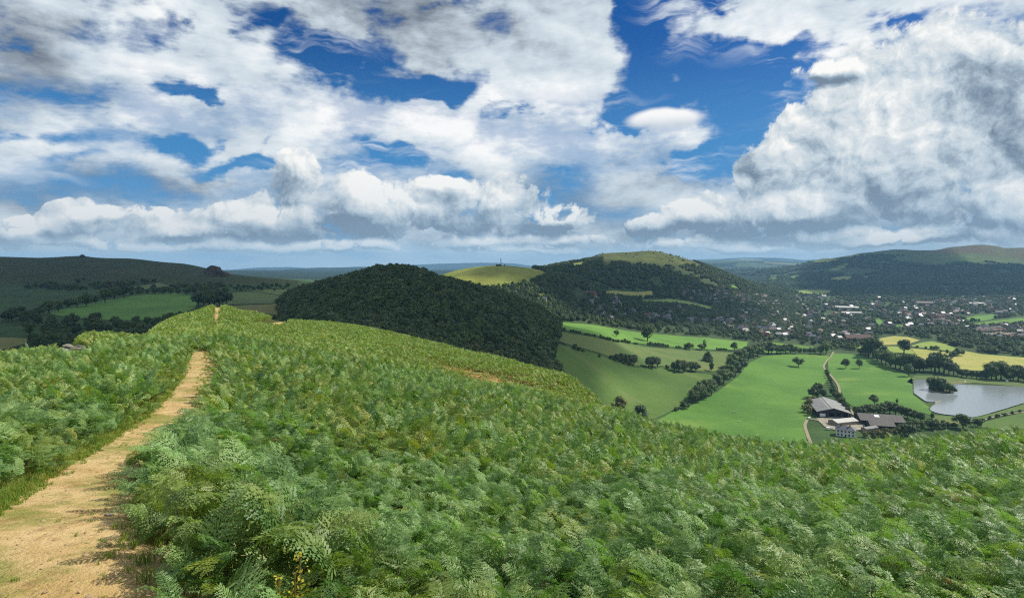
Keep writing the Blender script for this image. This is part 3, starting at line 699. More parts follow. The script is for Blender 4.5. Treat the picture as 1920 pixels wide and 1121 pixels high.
ntree = {}
def tree(key, x, y, h, label, group=None, name='tree', cat='tree', sx=1.0, zz=None, rot=None):
    var = KINDS[key]; k = ntree.get(key, 0); ntree[key] = k+1
    cm, tm = var[k % len(var)]
    o = bpy.data.objects.new(name, cm); COL.objects.link(o)
    o.location = (x, y, (H1(x, y) if zz is None else zz)-.1)
    s = h/10; o.scale = (s*sx, s*sx, s); o.rotation_euler = (0, 0, k*2.4 if rot is None else rot)
    tag(o, label, cat, group)
    tr = bpy.data.objects.new('trunk', tm); COL.objects.link(tr); tr.parent = o
    return o
def tree_at(key, px, py, hpx, label, group=None, y0=300, **kw):
    """a tree whose foot is seen at (px, py) and which stands hpx pixels tall"""
    p = hit([px], [py], y0)[0]
    return tree(key, p[0], p[1], hpx/F*p[1], label, group, **kw)

# scattered stuff: points carrying copies, as geometry nodes
def gn_scatter(name, pts, rot, scl, idx, protos, label):
    col = bpy.data.collections.new(name+'_kinds')
    for k, p in enumerate(protos):
        if isinstance(p, bpy.types.Mesh): p = bpy.data.objects.new('%s_kind_%02d' % (name, k), p)
        else: p.name = '%s_kind_%02d' % (name, k)
        col.objects.link(p)
    me = bpy.data.meshes.new(name); n = len(pts); me.vertices.add(n); me.vertices.foreach_set('co', np.asarray(pts, np.float32).ravel())
    for nm, ty, arr in (('rot', 'FLOAT_VECTOR', rot), ('scl', 'FLOAT_VECTOR', scl), ('idx', 'INT', idx)):
        a = me.attributes.new(nm, ty, 'POINT')
        a.data.foreach_set('vector' if ty == 'FLOAT_VECTOR' else 'value', np.asarray(arr, np.int32 if ty == 'INT' else np.float32).ravel())
    o = bpy.data.objects.new(name, me); COL.objects.link(o)
    ng = bpy.data.node_groups.new(name+'_scatter', 'GeometryNodeTree')
    ng.interface.new_socket('Geometry', in_out='INPUT', socket_type='NodeSocketGeometry')
    ng.interface.new_socket('Geometry', in_out='OUTPUT', socket_type='NodeSocketGeometry')
    t = NT(ng); gi = t.new('NodeGroupInput'); go = t.new('NodeGroupOutput')
    def at(nm, ty):
        n_ = t.new('GeometryNodeInputNamedAttribute', data_type=ty); n_.inputs[0].default_value = nm; return n_.outputs[0]
    ci = t.new('GeometryNodeCollectionInfo', {'Collection': col, 'Separate Children': True, 'Reset Children': True})
    mp = t.new('GeometryNodeMeshToPoints', {0: gi.outputs[0]})
    io = t.new('GeometryNodeInstanceOnPoints', {'Points': mp.outputs[0], 'Instance': ci.outputs[0], 'Pick Instance': True, 'Instance Index': at('idx', 'INT'), 'Rotation': at('rot', 'FLOAT_VECTOR'), 'Scale': at('scl', 'FLOAT_VECTOR')})
    t.put(go.inputs[0], io.outputs[0])
    md = o.modifiers.new('scatter', 'NODES'); md.node_group = ng
    return tag(o, label, kind='stuff')
# ------------------------------------------------------------------ the footpath along the ridge
PATH = [(-.8,-300,900),(.6,-500,380),(1.6,-270,270),(3.2,-200,262),(4.4,-60,240),(6.2,80,248),(8,175,300),(10,240,345),(13,290,366),(16,322,384),(20,340,388),(25,357,381),(29,366,382),(36,377,384),(50,392,396),(66,402,405),(76,399,411),(88,401,412),(100,401,413),(112,404,414)]
pc = []
for Y, a, b_ in PATH:
    if Y < 1: X = -1.05-(.1 if Y < 0 else 0); wd = 1.35
    else: X = ((a+b_)/2-CX)/F*Y; wd = (b_-a)/F*Y
    pc.append((X, Y, max(wd, .8)))
pc = np.array(pc); pc[:, 2] += .24*np.clip((13-pc[:, 1])/6, 0, 1)
def dist_line(x, y, line):
    """distance to a polyline and the line's width there"""
    best = np.full(len(x), 1e9); wd = np.zeros(len(x))
    for a, b_ in zip(line[:-1], line[1:]):
        d = b_[:2]-a[:2]; t_ = np.clip(((x-a[0])*d[0]+(y-a[1])*d[1])/(d@d), 0, 1)
        e = np.hypot(x-a[0]-d[0]*t_, y-a[1]-d[1]*t_); m = e < best
        best = np.where(m, e, best); wd = np.where(m, a[2]+(b_[2]-a[2])*t_, wd)
    return best, wd
mp_, t, b = new_mat('path_earth')
pos = t.new('ShaderNodeNewGeometry').outputs['Position']
n1 = t.noise(pos, 1.1, 6, .62); n2 = t.noise(t.map(pos, scale=(1, 1, 1)), 7, 7, .7); n3 = t.noise(t.map(pos, loc=(7, 3, 0)), .8, 5, .6); n4 = t.noise(pos, 60, 3, .6)
cc = t.mix(t.step(n1, .35, .7), lin(204, 178, 128), lin(182, 152, 100))
cc = t.mix(t.math('MULTIPLY', t.step(n2, .48, .72), .6), cc, lin(150, 124, 82))
cc = t.mix(t.math('MULTIPLY', t.step(t.math('ADD', n3, t.math('MULTIPLY', n2, .3)), .60, .80), .85), cc, lin(122, 130, 60))
cc = t.mix(t.math('MULTIPLY', t.step(t.noise(t.map(pos, scale=(1.6, .6, 1)), 3.2, 8, .75), .52, .66), .5), cc, lin(138, 104, 62))
cc = t.mix(t.math('MULTIPLY', t.step(n4, .58, .75), .45), cc, lin(112, 88, 54))
cc = t.mix(t.math('MULTIPLY', t.step(t.noise(pos, 26, 3, .5), .66, .76), .5), cc, lin(226, 202, 152))
t.put(b.inputs['Base Color'], cc); b.inputs['Roughness'].default_value = .95; b.inputs['Specular IOR Level'].default_value = .1
hh = t.math('ADD', t.math('ADD', t.math('MULTIPLY', n2, .6), t.math('MULTIPLY', n4, .25)), t.math('MULTIPLY', n1, 1.2))
t.put(b.inputs['Normal'], t.new('ShaderNodeBump', {'Strength': .9, 'Distance': .07, 'Height': hh}).outputs[0])
M['path_earth'] = mp_
strip('path', [(p[0], p[1], 0) for p in pc], list(pc[:, 2]+.16), mp_, off=.022, n=420, rag=.15, world=True)
br = hit([416, 440, 470, 500, 522, 540, 552], [606, 610, 611, 611, 607, 602, 597], 60)
br = np.column_stack([br[:, :2], [.8, .9, 1.6, 2.6, 3.0, 2.6, 1.6]])
strip('path', [(p[0], p[1], 0) for p in br], list(br[:, 2]), mp_, off=.03, n=60, rag=.25, world=True)
M['dry_earth'] = simple('dry_earth', lin(176, 136, 80), .95, scale=.9, col2=lin(118, 104, 58))
SCAR = hit([790, 815, 850, 885, 915, 955, 995, 1030], [684, 690, 692, 700, 712, 726, 738, 750], 30)
SCAR = np.column_stack([SCAR[:, :2], [1.2, 2.4, 3.6, 4.6, 5.0, 4.6, 4.0, 2.2]])
strip('bare_earth', [(p[0], p[1], 0) for p in SCAR], list(SCAR[:, 2]*.72), M['dry_earth'], off=.03, n=80, rag=.8, world=True)
SANDY = [np.array([[-1.5, 0, 0]])]
sp = hit([-60, -10, 22, 60, 95], [668, 664, 663, 661, 657], 30)
strip('bare_earth', [(p[0], p[1], 0) for p in sp], [2.2, 2.4, 1.8, .9, .3], M['dry_earth'], off=.03, n=40, rag=.4, world=True)
sp = np.column_stack([sp[:, :2], [2.2, 2.4, 1.8, .9, .3]])

# ------------------------------------------------------------------ bracken
def fern_mat(name, c1, c2, c3):
    m, t, b = new_mat(name)
    oi = t.new('ShaderNodeObjectInfo').outputs['Random']; ge = t.new('ShaderNodeNewGeometry')
    pos = ge.outputs['Position']
    n = t.noise(pos, .35, 4, .6)
    k = t.math('ADD', t.math('MULTIPLY', oi, .55), t.math('ADD', t.math('MULTIPLY', n, .55), t.math('MULTIPLY', t.math('SUBTRACT', ge.outputs['Random Per Island'], .5), .25)))
    col = t.mix(t.step(k, .1, .75), c1, c2)
    col = t.mix(t.math('MULTIPLY', t.step(t.math('ADD', t.noise(t.map(pos, loc=(40, 9, 0)), .5, 5, .6), t.math('MULTIPLY', oi, .25)), .58, .82), .75), col, c3)
    t.put(b.inputs['Base Color'], col); b.inputs['Roughness'].default_value = .5; b.inputs['Specular IOR Level'].default_value = .42
    tr = t.new('ShaderNodeBsdfTranslucent', {'Color': t.mix(1, col, (1.35, 1.6, .6, 1), 'MULTIPLY')})
    t.put(t.n['Material Output'].inputs[0], t.new('ShaderNodeMixShader', {0: .3, 1: b.outputs[0], 2: tr.outputs[0]}).outputs[0])
    return m
M['fern'] = fern_mat('bracken', lin(62, 98, 42), lin(130, 164, 98), lin(124, 136, 54))
M['fern_far'] = fern_mat('bracken_far', lin(98, 126, 54), lin(140, 162, 84), lin(142, 142, 64))
M['fern_brown'] = fern_mat('bracken_brown', lin(134, 108, 58), lin(152, 130, 70), lin(122, 94, 52))
M['fern_yellow'] = fern_mat('bracken_yellow', lin(122, 142, 54), lin(142, 152, 60), lin(140, 138, 60))
M['stalk'] = simple('stalk', lin(112, 108, 58), .7, scale=8)

def frond(r, L=.62, stalk=.36, lod=0, npin=13, e0=55, e1=-18, w=.5, mat='fern', name='bracken_frond'):
    """one bracken frond: bare stalk, arched midrib, pinnae that shorten to the tip, pinnules on each"""
    v, f, mi = [], [], []
    lean = r.uniform(-.12, .12)
    n = 14; p = np.array([0, 0, 0.]); pts, dirs = [], []
    base = np.array([.10*stalk, lean*stalk, stalk])
    p = base.copy()
    for k in range(n+1):
        u = k/n; e = R(e0+(e1-e0)*u**.9); d = np.array([math.cos(e), math.sin(lean*2*u), math.sin(e)]); d /= np.linalg.norm(d)
        pts.append(p.copy()); dirs.append(d); p = p+d*L/n
    pts = np.array(pts); dirs = np.array(dirs)
    def quad(a, b_, c_, d, m=0):
        o = len(v); v.extend([a, b_, c_, d]); f.append((o, o+1, o+2, o+3)); mi.append(m)
    side0 = np.array([0, 1., 0])
    if lod < 2:                                              # stalk and midrib
        wv = np.array([0, .006, 0]); ww = np.array([.006, 0, 0])
        quad(-wv, wv, base+wv*.7, base-wv*.7, 1); quad(-ww, ww, base+ww*.7, base-ww*.7, 1)
        for k in range(0, n, 3):
            a = pts[k]; b_ = pts[min(k+3, n)]; quad(a-wv*.5, a+wv*.5, b_+wv*.3, b_-wv*.3, 1)
    for k in range(npin):
        u = .03+.95*k/npin; x = u*n; i0 = min(int(x), n-1); fr = x-i0
        q = pts[i0]*(1-fr)+pts[i0+1]*fr; d = dirs[i0]*(1-fr)+dirs[i0+1]*fr
        up = np.cross(d, side0); up = up if up[2] > 0 else -up
        ell = L*w*(1-u)**.75*(1.0 if k else .92)*r.uniform(.85, 1.1)+.02
        for s in (-1, 1):
            a = side0*s*math.cos(.45)+d*math.sin(.45)+up*r.uniform(-.22, .12); a /= np.linalg.norm(a)
            nn = np.cross(a, d)*s; nn /= np.linalg.norm(nn)
            roll = r.uniform(-.35, .35); bb = np.cross(nn, a); bb = bb*math.cos(roll)+nn*math.sin(roll); nn = np.cross(a, bb)
            if lod == 0:
                m = max(4, int(5*(ell/(L*w))**.6+2)); drop = r.uniform(.05, .25)
                for j in range(m):
                    tt = .06+.92*j/m; pl = ell*.23*(1-tt)**.6+.006; pw = ell*.7/m
                    c0 = q+a*ell*tt+np.array([0, 0, -1.])*ell*drop*tt*tt
                    for s2 in (-1, 1):
                        g_ = bb*s2*.88+a*.47; jit = nn*r.uniform(-.3, .2)*pl
                        tip = c0+g_*pl+jit
                        quad(c0-a*pw*.55, c0+g_*pl*.45-a*pw*.75+jit*.5, tip, c0+g_*pl*.5+a*pw*.7+jit*.5)
            elif lod == 1:
                m = 4; drop = r.uniform(.05, .22)
                for j in range(m):
                    tt = .05+.9*j/m; pl = ell*.26*(1-tt)**.7+.012; pw = ell*.5/m
                    c0 = q+a*ell*tt-np.array([0, 0, 1.])*ell*drop*tt*tt
                    g1 = bb*.85+a*.5+nn*r.uniform(-.3, .3); g2 = -bb*.85+a*.5+nn*r.uniform(-.3, .3)
                    quad(c0-a*pw*.4, c0+g1*pl, c0+a*pw*1.5, c0+g2*pl)
            else:
                c0 = q; pw = ell*.2
                quad(c0, c0+a*ell*.4+bb*pw, c0+a*ell-np.array([0, 0, .15*ell]), c0+a*ell*.4-bb*pw)
    return np.array(v), f, mi
def fern_mesh(parts, mat, name):
    V, Fc, MI = [], [], []; o = 0
    for v, f, mi in parts:
        V.append(v); Fc += [tuple(i_+o for i_ in q_) for q_ in f]; MI += mi; o += len(v)
    me = bpy.data.meshes.new(name); me.from_pydata(np.vstack(V).tolist(), [], Fc)
    me.materials.append(mat); me.materials.append(M['stalk']); me.polygons.foreach_set('material_index', np.array(MI, np.int32)); me.update()
    return me
def turn(part, a, dx=0, dy=0, s=1.0):
    v, f, mi = part; c_, s_ = math.cos(a), math.sin(a)
    return np.column_stack([(v[:, 0]*c_-v[:, 1]*s_)*s+dx, (v[:, 0]*s_+v[:, 1]*c_)*s+dy, v[:, 2]*s]), f, mi
fr = np.random.default_rng(3)
near, midl, farl = [], [], []
for k in range(8):
    P_ = [frond(fr, fr.uniform(.32, .5), fr.uniform(.34, .46), 0, 9, fr.uniform(30, 72), fr.uniform(-28, 26), fr.uniform(.36, .5))]
    if k % 2: P_.append(turn(frond(fr, fr.uniform(.26, .38), fr.uniform(.3, .42), 0, 8, fr.uniform(45, 85), fr.uniform(-40, 20), .55), fr.uniform(1.5, 4)))
    near.append(fern_mesh(P_, M['fern'], 'bracken_frond'))
near.append(fern_mesh([frond(fr, .4, .36, 0, 9, 50, -20, .5)], M['fern_yellow'], 'bracken_frond'))
near.append(fern_mesh([frond(fr, .4, .3, 0, 9, 35, -35, .45)], M['fern_brown'], 'bracken_frond'))
for k in range(6):
    P_ = [turn(frond(fr, fr.uniform(.32, .5), fr.uniform(.32, .46), 1, 8, fr.uniform(30, 72), fr.uniform(-28, 26), fr.uniform(.36, .5)), a+fr.uniform(-.5, .5), math.cos(a)*.3, math.sin(a)*.3, fr.uniform(.8, 1.15)) for a in (0, 2.1+k, 4.3)]
    midl.append(fern_mesh(P_, M['fern'] if k < 3 else M['fern_far'], 'bracken_clump'))
midl.append(fern_mesh([turn(frond(fr, .42, .36, 1, 8, 50, -20, .5), a) for a in (0, 2.5)], M['fern_yellow'], 'bracken_clump'))
midl.append(fern_mesh([turn(frond(fr, .42, .3, 1, 8, 35, -35, .45), a) for a in (0, 2.5)], M['fern_brown'], 'bracken_clump'))
for k in range(6):
    P_ = [turn(frond(fr, fr.uniform(.36, .55), fr.uniform(.3, .44), 2, 6, fr.uniform(40, 80), fr.uniform(-35, 15), .6), a+fr.uniform(-.6, .6), math.cos(a)*.25, math.sin(a)*.25) for a in (0, 1.6, 3.1, 4.7)]
    farl.append(fern_mesh(P_, M['fern_far'] if k < 4 else (M['fern_brown'] if k == 5 else M['fern_yellow']), 'bracken_clump'))

# where it grows: on the ridge this side of the brow, off the paths
EDGE_Y = np.exp(np.linspace(0, math.log(125), 160)); EDGE_P = np.arange(-520, 2500, 20)
_ep = []
for p_ in EDGE_P:
    hz_ = Hgt((p_-CX)/F*EDGE_Y, EDGE_Y)+.6
    _ep.append(np.minimum.accumulate(HY-F*hz_/EDGE_Y))
_ep = np.array(_ep)
def scatter_pts(r, y0, y1, dens, lod):
    n = int(.5*(3020/F)*(y1**2-y0**2)*dens)
    px = r.uniform(-520, 2500, n); Y = np.sqrt(r.uniform(y0**2, y1**2, n))
    x = (px-CX)/F*Y; zz = Hgt(x, Y)
    py = HY-F*(zz+.6)/Y
    ci = np.clip(((px+520)/20).astype(int), 0, len(EDGE_P)-1); yi = np.clip(np.searchsorted(EDGE_Y, Y)-1, 0, 159)
    keep = py < _ep[ci, yi]+35; dip = (Y > 27) & (Y < 72)
    d, wd = dist_line(x, Y, pc); side = np.where(x > np.interp(Y, pc[:, 1], pc[:, 0]), 1, 0)
    gap = np.where(side == 1, -.10, -.10)+np.clip((Y-7)/4, 0, 1)*np.where(side == 1, .34, .03)
    margin = d-np.where(dip, 0, wd/2)-gap*np.clip(1.3-Y/60, .3, 1)+.12*vnoise(x*2.2, Y*2.2, 8)
    keep &= (margin > 0) | dip
    d2, w2 = dist_line(x, Y, br); keep &= d2 > w2*.55
    d4, w4 = dist_line(x, Y, sp); keep &= d4 > w4*.6
    d3, w3 = dist_line(x, Y, SCAR)
    keep &= (d3 > w3*.5) | (r.random(n) < .4)
    keep &= ~((((px-142)/44)**2+((HY-F*zz/Y-668)/24)**2 < 1) & (Y > 26) & (Y < 52))   # the outcrop
    keep &= (np.hypot(x, Y) > 1.25) & ~((Y > 0) & (Y < 2.2) & (px > 150))
    keep &= ~((x > -.9) & (x < .55) & (Y < 2.2))           # where the walker stands
    bare = fbm(x/3.5, Y/3.5, 31, 3)
    keep &= (bare > -.34) | (r.random(n) < .35)
    return x[keep], Y[keep], zz[keep], margin[keep], d3[keep]-w3[keep]*.5, side[keep]
def bracken(y0, y1, dens, lod, protos, ng, scale):
    x, Y, zz, mg, ds, side = scatter_pts(fr, y0, y1, dens, lod); n = len(x)
    px = CX+F*x/Y
    pb = .03+.05*(fbm(x/6, Y/6, 77, 3) > .22)+.4*np.clip(1-ds/3.5, 0, 1)+np.where((Y > 48) & (px > 800), 0.2*np.clip((px-760)/250, 0, 1), 0)+.12*(Y > 80)*(px < 560)
    py_ = .02+.06*(fbm(x/5+30, Y/5, 55, 3) > .18)
    u = fr.random(n); idx = fr.integers(0, ng, n)
    idx = np.where(u < pb, ng+1, np.where(u < pb+py_, ng, idx))
    hum = 1+.28*fbm(x/2.2, Y/2.2, 41, 3)
    s = scale*fr.uniform(.78, 1.2, n)*hum*np.clip(.55+mg*1.0, .55, 1)
    s = np.where((side == 1) & (Y > 3.2) & (Y < 9) & (mg < .9), s*1.4, s)
    s = np.where(idx == ng+1, s*.85, s)
    s *= np.clip(.5+ds/6, .5, 1)
    az_ = fr.uniform(0, 6.283, n)
    rot = np.stack([fr.normal(0, .3, n), fr.normal(0, .3, n), az_], 1)
    return np.stack([x, Y, zz-.03], 1), rot, np.stack([s, s, s*1.28], 1), idx
sets = [bracken(1.0, 10, 105, 0, near, 8, .62), bracken(9.5, 34, 38, 1, midl, 6, .66), bracken(33, 125, 15, 2, farl, 4, .72)]
# round the viewpoint, below and beside the picture
n = 17000; x = fr.uniform(-10, 14, n); Y = fr.uniform(-6, 6, n); d, wd = dist_line(x, Y, np.vstack([[[-1.05, -7, 1.35]], pc]))
px_ = np.where(Y > .1, CX+F*x/np.maximum(Y, .1), 9999*np.sign(x)); k = (d > wd/2+.1) & ((Y < 2.5) | (px_ > 2480) | (px_ < -500)) & (np.hypot(x, Y) > 1.5) & ~((x > -1.2) & (x < .8) & (Y < 1.9)); x, Y = x[k], Y[k]; n = len(x); s = fr.uniform(.42, .62, n)
sets.append((np.stack([x, Y, Hgt(x, Y)-.03], 1), np.stack([fr.normal(0, .3, n), fr.normal(0, .3, n), fr.uniform(0, 6.28, n)], 1), np.stack([s, s, s*1.2], 1), fr.integers(0, 8, n)))
offs = [0, len(near), len(near)+len(midl), 0]
gn_scatter('bracken', np.vstack([s[0] for s in sets]), np.vstack([s[1] for s in sets]), np.vstack([s[2] for s in sets]),
           np.concatenate([s[3]+o for s, o in zip(sets, offs)]), near+midl+farl, 'dense knee high green bracken covering the near hillside')
print('bracken', [len(s[0]) for s in sets])

# grass along the edges of the path
def tuft(r, n, h):
    v, f = [], []
    for k in range(n):
        a = r.uniform(0, 6.28); q = r.uniform(0, .07); hh = h*r.uniform(.5, 1.2); ln = r.uniform(.1, .8)*hh; b_ = r.uniform(0, 6.28)
        o = np.array([math.cos(a)*q, math.sin(a)*q, 0]); d = np.array([math.cos(b_), math.sin(b_), 0]); sd = np.array([-d[1], d[0], 0])*.004
        i0 = len(v); v += [o-sd, o+sd, o+d*ln*.35+[0, 0, hh*.6]+sd*.8, o+d*ln*.35+[0, 0, hh*.6]-sd*.8, o+d*ln+[0, 0, hh*.9]]
        f += [(i0, i0+1, i0+2, i0+3), (i0+3, i0+2, i0+4)]
    me = bpy.data.meshes.new('grass_tuft'); me.from_pydata([tuple(map(float, q_)) for q_ in v], [], f); return me
M['grass'] = leaf_mat('path_grass', lin(92, 128, 48), lin(138, 150, 64), trans=.3, sc_=2)
M['straw'] = leaf_mat('path_straw', lin(176, 158, 92), lin(150, 140, 78), trans=.3, sc_=2)
tufts = [tuft(fr, 26, h) for h in (.07, .1, .13, .16)]+[tuft(fr, 22, .12)]
for k, m_ in enumerate(tufts): m_.materials.append(M['grass'] if k < 4 else M['straw'])
n = 19000
Y = 1+44*fr.random(n)**1.8; ix = np.interp(Y, pc[:, 1], pc[:, 0]); iw = np.interp(Y, pc[:, 1], pc[:, 2])
side = np.where(fr.random(n) < .95, -1, 1); q_ = fr.random(n)
x = ix+side*(iw/2+np.where(side < 0, fr.normal(.02, .09, n), fr.normal(.0, .1, n)))
inner = fr.random(n) < .10; x = np.where(inner, ix+fr.uniform(-.5, .5, n)*iw, x)
kp = ~inner | (fbm(x*1.2, Y*1.2, 61, 3) > .12)
x, Y, inner = x[kp], Y[kp], inner[kp]; n = len(x)
s = fr.uniform(.4, 1.0, n)*np.where(inner, .3, .7)
gn_scatter('grass', np.stack([x, Y, Hgt(x, Y)+.015], 1), np.stack([fr.normal(0, .1, n), fr.normal(0, .1, n), fr.uniform(0, 6.28, n)], 1),
           np.stack([s, s, s], 1), np.where(fr.random(n) < .12, 4, fr.integers(0, 4, n)), tufts, 'short grass fringing the edges of the footpath')

# loose stones on the path
M['pebble'] = simple('pebble', lin(182, 162, 126), .9, scale=6, col2=lin(140, 120, 90))
peb = []
for k in range(4):
    bm = bmesh.new(); bmesh.ops.create_icosphere(bm, subdivisions=2, radius=1)
    for v in bm.verts:
        q = fr.uniform(.75, 1.1); v.co = Vector((v.co.x*q*1.25, v.co.y*q, v.co.z*q*.55))
    me = bpy.data.meshes.new('pebble'); bm.to_mesh(me); bm.free(); me.materials.append(M['pebble']); peb.append(me)
n = 800; Y = 1.6+26*fr.random(n)**1.7; x = np.interp(Y, pc[:, 1], pc[:, 0])+fr.normal(0, .3, n)*np.interp(Y, pc[:, 1], pc[:, 2])
s = .004+.016*fr.random(n)**3
gn_scatter('gravel', np.stack([x, Y, Hgt(x, Y)+.024], 1), np.stack([fr.normal(0, .3, n), fr.normal(0, .3, n), fr.uniform(0, 6.28, n)], 1), np.stack([s, s, s], 1), fr.integers(0, 4, n), peb, 'loose small stones lying on the sandy footpath')
# ------------------------------------------------------------------ the trees one can tell apart
G_H = 'trees in the hedge between the dark and the bright pasture'
for k, (px, py, h) in enumerate([(1300,756,26),(1311,751,30),(1322,745,34),(1334,741,30),(1345,727,26),(1357,718,28),(1369,710,28),(1379,705,30),(1388,696,25),(1374,692,30),(1383,683,27),(1394,680,26),(1403,675,27),(1412,670,25),(1421,667,23),(1431,663,23),(1441,664,24)]):
    tree_at(('dark', 'oak', 'dark', 'ash')[k % 4], px, py, h, 'broadleaf tree in the diagonal hedgerow between dark and bright pasture', G_H, sx=1.15)
for px, py, h, l in [(1268,771,9,'smaller round bush at the lower end of the diagonal hedgerow'), (1284,767,14,'larger round bush at the lower end of the diagonal hedgerow')]:
    tree_at('bush', px, py, h, l, name='bush', cat='bush')
tree_at('scrub', 1160, 771, 28, 'brownish olive scrub bush at the brow beside the big dark bush', name='bush', cat='bush', y0=200)
tree_at('bush', 1201, 795, 36, 'big dark rounded bush at the brow below the dark pasture', name='bush', cat='bush', y0=250, sx=.95)
for px, py, h in [(1146,674,9),(1155,677,14),(1164,679,17),(1172,682,19),(1181,684,19),(1189,685,20)]:
    tree_at('dark', px, py, h, 'dark tree in the left clump of the broken row across the dark pasture', 'left clump across the dark pasture', sx=1.1)
for px, py, h in [(1216,690,21),(1224,691,23),(1233,690,21)]:
    tree_at('ash', px, py, h, 'greyish tree in the middle clump of the broken row across the dark pasture', 'middle clump across the dark pasture')
tree_at('bush', 1251, 692, 9, 'lone small bush between the middle and right clumps in the dark pasture', name='bush', cat='bush')
for px, py, h in [(1264,696,17),(1273,698,24),(1283,698,23),(1297,697,20),(1305,697,19)]:
    tree_at('dark', px, py, h, 'dark tree in the right clump of the broken row across the dark pasture', 'right clump across the dark pasture', sx=1.15)
hb = []
for (x0, y0), (x1, y1), m, h in [((1051,618),(1060,619),3,5), ((1069,622),(1090,626),5,6), ((1095,628),(1117,632),5,6), ((1124,634),(1146,640),5,7), ((1149,641),(1162,643),3,6), ((1165,642),(1182,645),4,8), ((1187,646),(1195,647),2,6), ((1216,648),(1255,652),8,8), ((1266,653),(1276,654),2,6), ((1342,657),(1364,658),5,6)]:
    for k in range(m):
        u = (k+.5)/m; hb.append((x0+(x1-x0)*u, y0+(y1-y0)*u, h*random.uniform(.8, 1.15)))
for px, py, h in hb:
    tree_at('bush', px, py, h, 'low dark bush in the gappy hedge under the bright upper strip of grass', 'bushes of the gappy upper hedge', name='bush', cat='bush', y0=450, sx=.9)
for key, px, py, h, l in [('oak',1156,631,13,'round tree standing alone on the bright upper strip of grass'), ('dark',1214,640,31,'tall dark tree astride the bright upper strip of grass'), ('bush',1292,656,15,'round bushy tree at the lower edge of the bright upper strip'),
    ('poplar',1321,656,19,'slender tree behind the conical tree in the pasture'), ('oak',1315,657,13,'low spreading tree beside the slender tree in the pasture'), ('fir',1327,678,25,'dark conical tree standing alone at the top of the pasture'), ('oak',1377,658,17,'wide rounded tree at the right end of the upper strip'),
    ('poplar',1334,696,19,'slim tree above the diagonal hedgerow'), ('ash',1356,704,19,'pale tree just above the diagonal hedgerow'), ('bush',1078,656,12,'tallest of three bushes near the dark wood'), ('bush',1085,658,9,'middle sized of three bushes near the dark wood'), ('bush',1093,660,6,'smallest of three bushes near the dark wood'), ('bush',1124,670,7,'tiny lone bush in the olive pasture')]:
    bush = key == 'bush'
    tree_at(key, px, py, h, l, name='bush' if bush else 'tree', cat='bush' if bush else 'tree', sx=1.35 if key == 'fir' else 1.0)
for k, (px, py, h) in enumerate([(1447,663,21),(1456,664,19),(1464,664,17),(1473,663,18),(1482,663,19),(1491,663,15),(1500,663,12),(1509,663,11),(1519,663,12),(1528,664,14),(1538,664,16),(1549,664,22)]):
    tree_at(('dark', 'oak')[k % 2], px, py, h, 'tree in the hedgerow along the far edge of the bright pasture', 'hedgerow at the far edge of the pasture', sx=1.1)
tree_at('oak', 1497, 688, 19, 'lone round tree in the bright pasture left of the track', sx=1.05)
tree_at('oak', 1586, 691, 19, 'left of the two lone trees right of the track')
tree_at('ash', 1611, 691, 18, 'right of the two lone trees right of the track')
for k in range(9):
    tree_at('bush', 1549+15*k/8, 700+34*k/8, 9+k % 3, 'small dark bush in the thin hedge along the track', 'bushes along the track', name='bush', cat='bush', sx=.6)
for px, py, h in [(1561,742,16),(1567,749,18),(1573,756,20),(1579,764,20),(1585,771,18),(1590,778,16)]:
    tree_at('dark', px, py, h, 'dark tree between the track and the grey barn', 'trees between track and grey barn', sx=.95)
tree_at('dark', 1533, 745, 28, 'tallest dark tree behind the grey barn', sx=1.1)
tree_at('dark', 1526, 748, 22, 'dark tree at the left of the tallest one behind the grey barn')
tree_at('dark', 1545, 746, 16, 'small dark tree right of the tallest one behind the grey barn')
for px, py, h in [(1522,757,16),(1516,765,18),(1513,773,17),(1517,779,13)]:
    tree_at('scrub', px, py, h, 'olive bush in the row along the left side of the grey barn', 'olive bushes beside the grey barn', name='bush', cat='bush', sx=.8)
for k, (px, py, h) in enumerate([(1608,780,19),(1618,780,20),(1628,779,21),(1638,778,21),(1648,777,21),(1658,776,21),(1668,775,24),(1679,777,22),(1690,780,20),(1702,783,20),(1714,787,19),(1726,790,18)]):
    tree_at('dark', px, py, h, 'very dark tree in the dense screen behind the dark barn', 'dark tree screen behind the dark barn', sx=1.2)
tree_at('oak', 1640, 760, 21, 'round tree rising behind the dark screen of the farm')
tree_at('poplar', 1682, 757, 11, 'thin sapling in the pasture near the lake')
for k, (px, py, h) in enumerate([(1622,819,13),(1636,820,15),(1648,819,15),(1660,819,17),(1672,819,18),(1684,818,20)]):
    tree_at('scrub', px, py, h, 'olive garden bush below the dark barn', 'garden bushes below the dark barn', name='bush', cat='bush', sx=.75)
for k, (px, py, h) in enumerate([(1694,817,24),(1704,815,26),(1715,809,22),(1728,806,18),(1740,803,16)]):
    tree_at('dark', px, py, h, 'dark tree at the right end of the farm garden', 'dark trees right of the farm garden', sx=1.1)
for k, (px, py, h) in enumerate([(1752,806,20),(1760,804,19),(1769,803,16),(1779,803,13),(1790,803,12),(1748,785,11)]):
    tree_at('bush', px, py, h, 'dark bush on the near shore of the lake', 'bushes on the near shore of the lake', name='bush', cat='bush', sx=.8)
tree_at('oak', 1806, 803, 27, 'big round tree on the near shore of the lake', sx=1.25)
tree_at('bush', 1833, 800, 17, 'wide bush where the shore path leaves the lake', name='bush', cat='bush')
for k, (px, py, h) in enumerate([(1842,790,7),(1856,786,7),(1870,782,7),(1884,779,6),(1898,776,6),(1912,773,6)]):
    tree_at('bush', px, py, h, 'low bush of the hedge above the shore path', 'hedge above the shore path', name='bush', cat='bush', sx=1.1)
